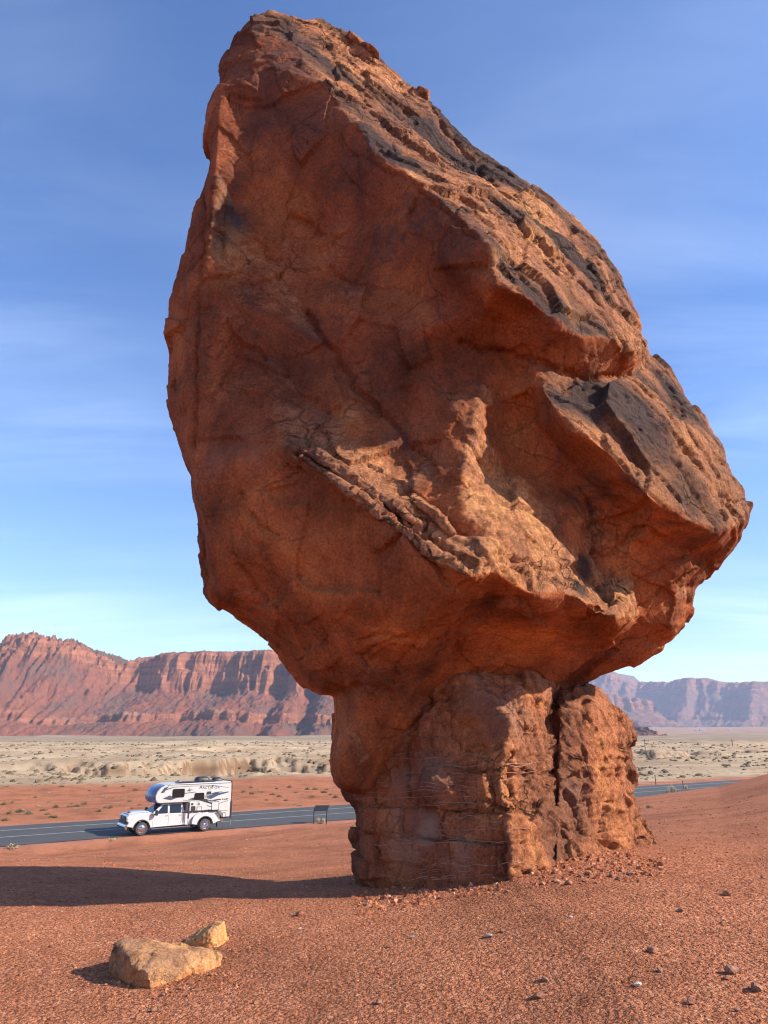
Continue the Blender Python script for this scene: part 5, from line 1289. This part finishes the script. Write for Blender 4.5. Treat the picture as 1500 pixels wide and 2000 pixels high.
# front end
MB().prism([(1.0, 0.42), (1.13, 0.46), (1.15, 0.62), (1.10, 0.70), (0.98, 0.70), (0.96, 0.44)], -0.99, 0.99).build('front_bumper', M_CHROME, truck, 0.03, 2)
MB().prism([(1.02, 0.72), (1.045, 0.95), (1.035, 1.22), (0.97, 1.22), (0.97, 0.72)], -0.66, 0.66).build('grille', M_BLACK, truck, 0.012)
g2 = MB()
for z_ in (0.80, 0.92, 1.04, 1.16): g2.box(1.02, 1.056, -0.62, 0.62, z_ - 0.012, z_ + 0.012)
g2.build('grille_bar', M_GREY, truck, smooth=False)
MB().box(1.03, 1.066, -0.14, 0.14, 1.07, 1.14).build('badge', M_SILVER, truck, 0.008)
for sg in (1, -1):
    MB().prism([(1.03, 1.13), (1.025, 1.21), (0.80, 1.23), (0.72, 1.17)], sg * 0.68, sg * 0.99).build('headlight', M_LAMP, truck, 0.01)
    MB().prism([(1.03, 0.74), (1.03, 0.93), (0.90, 0.93), (0.90, 0.74)], sg * 0.68, sg * 0.985).build('headlight', M_BLACK, truck, 0.01)
    MB().box(1.09, 1.158, sg * 0.72, sg * 0.90, 0.50, 0.60).build('fog_lamp', M_BLACK, truck, 0.01)
    mr = MB().prism([(-0.78, 1.22), (-0.78, 1.56), (-0.92, 1.58), (-0.95, 1.22)], sg * 1.10, sg * 1.33).build('side_mirror', M_BLACK, truck, 0.03)
    MB().tube([(-0.82, sg * 0.94, 1.26), (-0.84, sg * 1.12, 1.32)], 0.05).build('mirror_arm', M_BLACK, truck)
    MB().add([(-0.62, sg * 0.986, 1.02), (-0.72, sg * 0.986, 1.28), (-0.92, sg * 0.986, 1.27), (-0.80, sg * 0.986, 1.10)], [(0, 1, 2, 3)]).build('mirror_shadow_panel', M_GREY, truck, smooth=False) if False else None
    MB().box(-3.35, -0.62, sg * 0.98, sg * 1.14, 0.36, 0.42).build('running_board', M_CHROME, truck, 0.02)
    for x_ in (-1.62, -2.60): MB().box(x_ - 0.11, x_ + 0.11, sg * 0.978, sg * 1.0, 1.125, 1.155).build('door_handle', M_BLACK, truck, 0.008)
    sm = MB()
    for x_ in (-0.72, -1.79): sm.box(x_ - 0.006, x_ + 0.006, sg * 0.97, sg * 0.983, 0.50, 1.26)
    sm.add([(-2.72, sg * 0.983, 1.26), (-2.735, sg * 0.983, 1.26), (-2.735, sg * 0.983, 0.86), (-2.60, sg * 0.983, 0.54), (-2.585, sg * 0.983, 0.54), (-2.72, sg * 0.983, 0.86)], [(0, 1, 2, 5), (5, 2, 3, 4)])
    sm.build('door_seam', M_SEAM, truck, smooth=False)
    MB().box(-5.30, -5.27, sg * 0.98, sg * 1.18, 0.22, 0.58).build('mud_flap', M_BLACK, truck)
    MB().box(-5.565, -5.54, sg * 0.80, sg * 0.975, 0.80, 1.10).build('tail_lamp', M_REDL, truck, 0.01)
MB().box(-3.75, -3.45, 0.985, 1.02, 0.30, 0.52).build('step_tank', M_BLACK, truck, 0.02)
MB().box(-5.3, 0.9, -0.7, 0.7, 0.40, 0.62).build('chassis', M_BLACK, truck)
MB().prism([(-5.55, 0.50), (-5.78, 0.52), (-5.80, 0.68), (-5.56, 0.70)], -0.98, 0.98).build('rear_bumper', M_CHROME, truck, 0.03)
MB().box(-2.92, -2.96, -0.9, 0.9, 0.55, 1.2).build('cab_gap', M_BLACK, truck)

# ------------------------------------------------------------------ truck camper
camper = empty('truck_camper', T0, TRA)
tag(camper, 'white cab-over camper with dark windows mounted in the pickup bed', 'camper')
def pxz(px, py):
    """photo point on the camper's near wall -> (x, z)"""
    k = (px - 275) / 127.0
    return (-k * WB, (1632 - 10.5 * k - py) / (31.0 - 0.6 * k))
YW = 1.14
nose = [(-1.05, 1.98), (-0.86, 2.02), (-0.72, 2.2), (-0.70, 2.45), (-0.80, 2.72), (-1.02, 2.98), (-1.35, 3.14)]
shell_p = nose + [(-1.8, 3.20), (-6.20, 3.24), (-6.25, 0.86), (-5.66, 0.82), (-5.30, 1.36), (-3.02, 1.36), (-3.02, 1.86), (-3.14, 1.98)]
MB().prism(shell_p, -YW, YW).build('shell', M_CAMPW, camper, 0.035, 3)
# curved nose cap in front
nv, nf = [], []
nst = np.linspace(-1, 1, 13)
for j, yy in enumerate(nst):
    bul = 0.24 * (1 - abs(yy) ** 2.6)
    for (x_, z_) in nose: nv.append((x_ + bul * (1.0 - 0.25 * abs(z_ - 2.4)) + 0.02, yy * (YW - 0.02), z_ + 0.01))
m_ = len(nose); nf = [(j * m_ + i, j * m_ + i + 1, (j + 1) * m_ + i + 1, (j + 1) * m_ + i) for j in range(12) for i in range(m_ - 1)]
nf.append(tuple(j * m_ for j in range(13))); nf.append(tuple(j * m_ + m_ - 1 for j in range(12, -1, -1)))
ncap = MB().add(nv, nf).build('nose_cap', M_NOSE, camper)
# near-wall pieces
def wall_poly(name, pts, mat, sgn=1, th=0.012, off=0.0, parent=None, px=True):
    P = [pxz(*p) for p in pts] if px else pts
    return MB().prism(P, sgn * (YW - 0.01), sgn * (YW + th + off)).build(name, mat, parent or camper, 0, smooth=False)
def wall_rect(name, px0, px1, py0, py1, mat, r=0.07, th=0.02, sgn=1, parent=None):
    (xa, za), (xb, zb) = pxz(px0, py1), pxz(px1, py0)
    return MB().prism(rrect(min(xa, xb), max(xa, xb), min(za, zb), max(za, zb), min(r, abs(xa - xb) / 2.5, abs(za - zb) / 2.5)), sgn * (YW - 0.01), sgn * (YW + th)).build(name, mat, parent or camper, 0, smooth=False)
for sg in (1, -1):
    for q in ((330, 354, 1538, 1556), (376.5, 396, 1545, 1559)):
        fr = wall_rect('window', q[0] - .6, q[1] + .6, q[2] - .6, q[3] + .6, M_BLACK, 0.09, 0.022, sg)
        wall_rect('pane', *q, M_GLASS, 0.08, 0.030, sg, fr)
    tr = MB().box(-6.22, -1.5, sg * (YW - 0.01), sg * (YW + 0.03), 3.135, 3.165).build('roof_trim', M_GREY, camper)
# hatches and vents on the near wall
def hatch(px0, px1, py0, py1, name='hatch'):
    f = wall_rect(name, px0, px1, py0, py1, M_SEAM, 0.06, 0.012)
    wall_rect('door_panel', px0 + 1.0, px1 - 1.0, py0 + 1.0, py1 - 1.0, M_CAMPW, 0.05, 0.020, 1, f)
hatch(382.5, 393.5, 1572.5, 1582); hatch(414, 430, 1561, 1580); hatch(439, 446, 1583, 1593.5)
wall_rect('vent', 370.5, 379.5, 1572, 1582.5, M_BLACK, 0.02, 0.02)
wall_rect('vent', 370.5, 374.5, 1566, 1570.5, M_BLACK, 0.02, 0.02)
wall_rect('vent', 384, 388.5, 1565, 1570, M_GREY, 0.02, 0.02)
wall_rect('outdoor_lamp', 403, 411, 1541.5, 1547, M_BLACK, 0.04, 0.07)
wall_rect('outlet', 400, 403.5, 1579, 1580.5, M_BLACK, 0.01, 0.02); wall_rect('outlet', 406.5, 409, 1578, 1580, M_BLACK, 0.01, 0.02)
# stripes
wall_poly('stripe', [(310, 1559), (324, 1552), (336, 1557), (349, 1553), (327, 1561.5)], M_SLATE, th=0.005)
wall_poly('stripe', [(362, 1559.2), (376, 1554.5), (398, 1556.5), (413, 1560), (414.5, 1567.5), (404, 1565), (388, 1560.8)], M_SEAM, th=0.005)
wall_poly('stripe', [(354, 1546.5), (378, 1543.2), (378, 1544.4), (354, 1548.2)], M_SLATE, th=0.005)
wall_poly('stripe', [(400, 1552), (422, 1545), (450, 1540.5), (450, 1542.5), (428, 1549), (412, 1557), (404, 1556)], M_BLUE, th=0.006)
wall_poly('stripe', [(405, 1548.5), (420, 1543), (438, 1540.5), (420, 1546)], M_SEAM, th=0.007)
wall_poly('stripe', [(410, 1560), (425, 1557), (434, 1556), (434, 1557.8), (420, 1561)], M_SEAM, th=0.005)
for a in (435, 439, 443): wall_poly('stripe', [(a, 1556), (a + 2.6, 1555.4), (a + 4.2, 1557.4), (a + 1.6, 1558.2)], M_SEAM, th=0.005)
wall_poly('stripe', [(445, 1555), (450, 1554.2), (450, 1555.8), (446.5, 1556.5)], M_SEAM, th=0.005)
wall_poly('stripe', [(404, 1569.5), (411, 1571.6), (432, 1564.5), (450, 1558.6), (450, 1559.5), (432, 1565.6), (411, 1573), (404, 1570.8)], M_SLATE, th=0.0055)
wall_poly('stripe', [(352, 1560.5), (375, 1561), (390, 1563.2), (375, 1562), (352, 1561.2)], M_SLATE, th=0.005)
wall_poly('stripe', [(312, 1541), (330, 1535), (370, 1531.5), (420, 1529), (450, 1532.5), (450, 1533.2), (420, 1530), (370, 1532.3), (332, 1536), (316, 1542)], M_SLATE, th=0.005)
wall_poly('stripe', [(305, 1548), (312, 1537), (322, 1533.5), (317, 1539), (312, 1547)], M_BLUE, th=0.006)
wall_poly('seam', [(416, 1580.2), (450, 1579.4), (450, 1580.1), (416, 1580.9)], M_SEAM, th=0.005)
# fox sketch strokes and lettering
def text(body_, px, py, h, name='lettering', mat=None, shear=0.0, sx=1.0):
    x, z = pxz(px, py)
    cu = bpy.data.curves.new(name, 'FONT'); cu.body = body_; cu.size = h; cu.extrude = 0.004; cu.shear = shear; cu.space_character = 1.06
    o = bpy.data.objects.new(name, cu); COL.objects.link(o); o.parent = camper
    o.location = (x, YW + 0.006, z); o.rotation_euler = (R(90), 0, R(180)); o.scale = (sx, 1, 1)
    bpy.context.view_layer.update()
    me = bpy.data.meshes.new_from_object(o.evaluated_get(bpy.context.evaluated_depsgraph_get()))
    loc, rot, sca = o.location.copy(), o.rotation_euler.copy(), o.scale.copy()
    bpy.data.objects.remove(o); o = link(name, me, mat or M_INK, camper); o.location, o.rotation_euler, o.scale = loc, rot, sca
    return o
M_INK = plain('lettering_ink', (0.03, 0.035, 0.045), 0.5)
text('A', 385, 1537.2, 0.34, sx=1.0); text('RCTIC', 392.2, 1537, 0.235, sx=1.12); text('F', 411.5, 1535.9, 0.34); text('OX', 417.5, 1535.8, 0.235, sx=1.15)
wall_poly('lettering', [(403, 1538.6), (410, 1538.1), (410, 1538.7), (403, 1539.2)], M_SLATE, th=0.005)
text('A', 359.2, 1543.5, 0.30, shear=0.4); text('F', 364.5, 1543.3, 0.26, shear=0.4)
wall_poly('lettering', [(359, 1540.6), (373, 1539.4), (373, 1540.0), (359, 1541.3)], M_SLATE, th=0.005)
fx = MB()
for st_ in ([(396, 1551), (400, 1549), (404, 1550), (401, 1552), (397, 1553)], [(398, 1555), (402, 1553), (406, 1554), (404, 1557)], [(404, 1558), (406, 1561), (410, 1563), (414, 1563.5)]):
    fx.tube([(pxz(*p)[0], YW + 0.008, pxz(*p)[1]) for p in st_], 0.022, 5)
fx.build('fox_sketch', M_SILVER, camper)
# roof gear
MB().box(-3.95, -2.35, 0.05, 0.95, 3.22, 3.30).build('solar_panel', M_SOLAR, camper, 0.01)
MB().box(-5.05, -4.15, 0.35, 0.95, 3.24, 3.32).build('roof_rack', M_BLACK, camper, 0.01)
def dome(name, cx, cy, lx, ly, h, mat):
    me_v, me_f = [], []
    for i in range(7):
        a = R(90 * i / 6)
        for k in range(20):
            t = 2 * math.pi * k / 20; c_, s_ = math.cos(t), math.sin(t)
            ex = 0.55
            me_v.append((cx + lx * math.copysign(abs(c_) ** ex, c_) * (0.15 + 0.85 * math.cos(a) ** 0.5), cy + ly * math.copysign(abs(s_) ** ex, s_) * (0.15 + 0.85 * math.cos(a) ** 0.5), 3.22 + h * math.sin(a)))
    for i in range(6):
        for k in range(20): me_f.append((i * 20 + k, i * 20 + (k + 1) % 20, (i + 1) * 20 + (k + 1) % 20, (i + 1) * 20 + k))
    me_f.append(tuple(range(120, 140)))
    return MB().add(me_v, me_f).build(name, mat, camper)
dome('air_conditioner', -4.45, -0.25, 0.55, 0.38, 0.34, M_BLACK); dome('roof_vent', -5.55, -0.1, 0.38, 0.35, 0.26, M_BLACK); dome('roof_vent', -2.75, -0.2, 0.16, 0.16, 0.16, M_GREY)
MB().tube([(-6.22, -1.0, 3.22), (-6.22, 1.12, 3.22)], 0.07).build('awning_end', M_BLACK, camper)
# rear ladder and jacks
ld = MB()
for y_ in (0.72, 1.06): ld.tube([(-6.30, y_, 0.95), (-6.32, y_, 2.9), (-6.25, y_, 3.26)], 0.018, 6)
for z_ in (1.2, 1.5, 1.8, 2.1, 2.4, 2.7): ld.tube([(-6.31, 0.72, z_), (-6.31, 1.06, z_)], 0.014, 6)
ld.build('ladder', M_BLACK, camper)
for (x_, y_, zb, zt) in ((-6.28, 1.14, 0.25, 1.9), (-6.28, -1.14, 0.25, 1.9), (-3.10, 1.22, 0.45, 1.95), (-3.10, -1.22, 0.45, 1.95)):
    j = MB().box(x_ - 0.045, x_ + 0.045, y_ - 0.045, y_ + 0.045, zb + 0.45, zt).build('jack', M_BLACK, camper)
    MB().tube([(x_, y_, zb), (x_, y_, zb + 0.5)], 0.025, 8).build('jack_leg', M_SILVER, j)
MB().prism([(-5.25, 1.30), (-5.50, 1.30), (-5.78, 0.86), (-5.62, 0.86)], YW - 0.01, YW + 0.012).build('skirt_trim', M_GREY, camper, smooth=False)
MB().box(-6.2, -5.7, -0.8, 0.8, 0.74, 0.84).build('rear_step', M_BLACK, camper)
MB().box(-6.275, -6.245, -0.3, 0.38, 1.0, 2.85).build('rear_door', M_CAMPW, camper, 0.01)

# ------------------------------------------------------------------ information panel
pb = ground_at(613, 1609); pr_ = ground_at(638, 1608)
sc_ = pb.y * 0.92 / FPX                                   # metres per photo pixel there
sign = empty('information_panel', (0.5 * (pb.x + pr_.x), pb.y, 0.5 * (pb.z + pr_.z)), R(8))
tag(sign, 'dark slanted information panel on two thin posts by the road', 'sign')
hw = 12.5 * sc_; hh_ = 24 * sc_
M_PANEL = plain('panel_back', (0.018, 0.017, 0.016), 0.55)
for sg in (-1, 1):
    MB().box(sg * hw - 0.03, sg * hw + 0.03, -0.03, 0.03, -0.1, hh_ * 0.98).build('post', M_BLACK, sign, 0.005)
pan = MB().add([(-hw - .05, -0.10, hh_), (hw + .05, -0.10, hh_), (hw + .22, 0.42, hh_ + 0.30), (-hw + .12, 0.42, hh_ + 0.30), (-hw - .05, -0.10, hh_ + 0.05), (hw + .05, -0.10, hh_ + .05), (hw + .22, 0.40, hh_ + 0.35), (-hw + .12, 0.40, hh_ + 0.35)],
         [(0, 3, 2, 1), (4, 5, 6, 7), (0, 1, 5, 4), (1, 2, 6, 5), (2, 3, 7, 6), (3, 0, 4, 7)]).build('panel_board', M_PANEL, sign, 0.006)

# ------------------------------------------------------------------ posts and poles
M_WOOD = plain('weathered_wood', (0.12, 0.09, 0.07), 0.85, var=0.3, scale=20)
def post(px, py, top, label, r=0.05, name='fence_post', cat='post', flat=None):
    g = ground_at(px, py) if flat is None else on_level(px, py, flat)
    z = gz(g.x, g.y); h = at(px, top, g.y).z - z
    o = empty(name, (g.x, g.y, z - 0.1)); tag(o, label, cat)
    MB().tube([(0, 0, 0), (0.01, 0, h * 0.5), (0, 0, h + 0.1)], r, 7).build('post', M_WOOD, o)
    MB().lathe([(r * 1.3, 0), (r * 1.3, 0.06), (0, 0.09)], 0, 0, h + 0.06, 7, 'z').build('post_cap', M_BLACK, o)
    return h
post(1281, 1532, 1514, 'thin dark marker post on the far side of the road', 0.06, flat=ROAD_Z)
post(1335, 1541, 1526, 'thin dark marker post on the near verge among straw tufts', 0.06)
def pole(px, Y, top, label):
    x = at(px, 1450, Y).x; z = gz(x, Y); h = at(px, top, Y).z - z
    o = empty('utility_pole', (x, Y, z - 0.3)); tag(o, label, 'utility pole')
    MB().tube([(0, 0, 0), (0, 0, h + 0.3)], 0.16, 6).build('pole_shaft', M_WOOD, o); MB().box(-1.1, 1.1, -0.08, 0.08, h - 0.5, h - 0.3).build('crossarm', M_WOOD, o)
pole(1259, 300, 1443, 'faint utility pole in the pale valley close beside the pedestal')
pole(1430, 330, 1444, 'faint utility pole in the pale valley near the right edge')
pole(418, 420, 1445, 'faint utility pole standing above the camper roof')

# far homestead
M_HW = plain('white_wall', (0.75, 0.73, 0.7), 0.7); M_HR = plain('house_roof', (0.3, 0.28, 0.27), 0.7)
for px, s, lab in ((1371, 16, 'brightest white house speck far across the valley'), (1360, 12, 'small white house speck just left of the brightest one'), (1426, 13, 'lone white house speck farthest right across the valley')):
    Y = 2600.0; x = at(px, 1425, Y).x; z = gz(x, Y)
    o = empty('house', (x, Y, z)); tag(o, lab, 'house')
    MB().box(-s / 2, s / 2, -s / 3, s / 3, -2, s * 0.3).build('wall', M_HW, o, smooth=False)
    MB().add([(-s * .55, -s * .4, s * .3), (s * .55, -s * .4, s * .3), (s * .55, s * .4, s * .3), (-s * .55, s * .4, s * .3), (-s * .55, 0, s * .48), (s * .55, 0, s * .48)], [(0, 1, 5, 4), (2, 3, 4, 5), (0, 4, 3), (1, 2, 5), (0, 3, 2, 1)]).build('roof', M_HR, o, smooth=False)

# ------------------------------------------------------------------ haze
hb = MB().box(-13000, 13000, -13000, 13000, -60, 900).build('haze', None, None, smooth=False)
hm = bpy.data.materials.new('haze_air'); hm.use_nodes = True
ht = hm.node_tree; ht.nodes.clear()
pv = N(ht, 'ShaderNodeVolumePrincipled'); pv.inputs['Color'].default_value = (0.62, 0.74, 1.0, 1); pv.inputs['Density'].default_value = 6.5e-5; pv.inputs['Anisotropy'].default_value = 0.0
ho = N(ht, 'ShaderNodeOutputMaterial'); L(ht, pv.outputs[0], ho.inputs['Volume'])
hb.data.materials.append(hm)
tag(hb, 'thin blue desert haze', 'haze', kind='stuff')
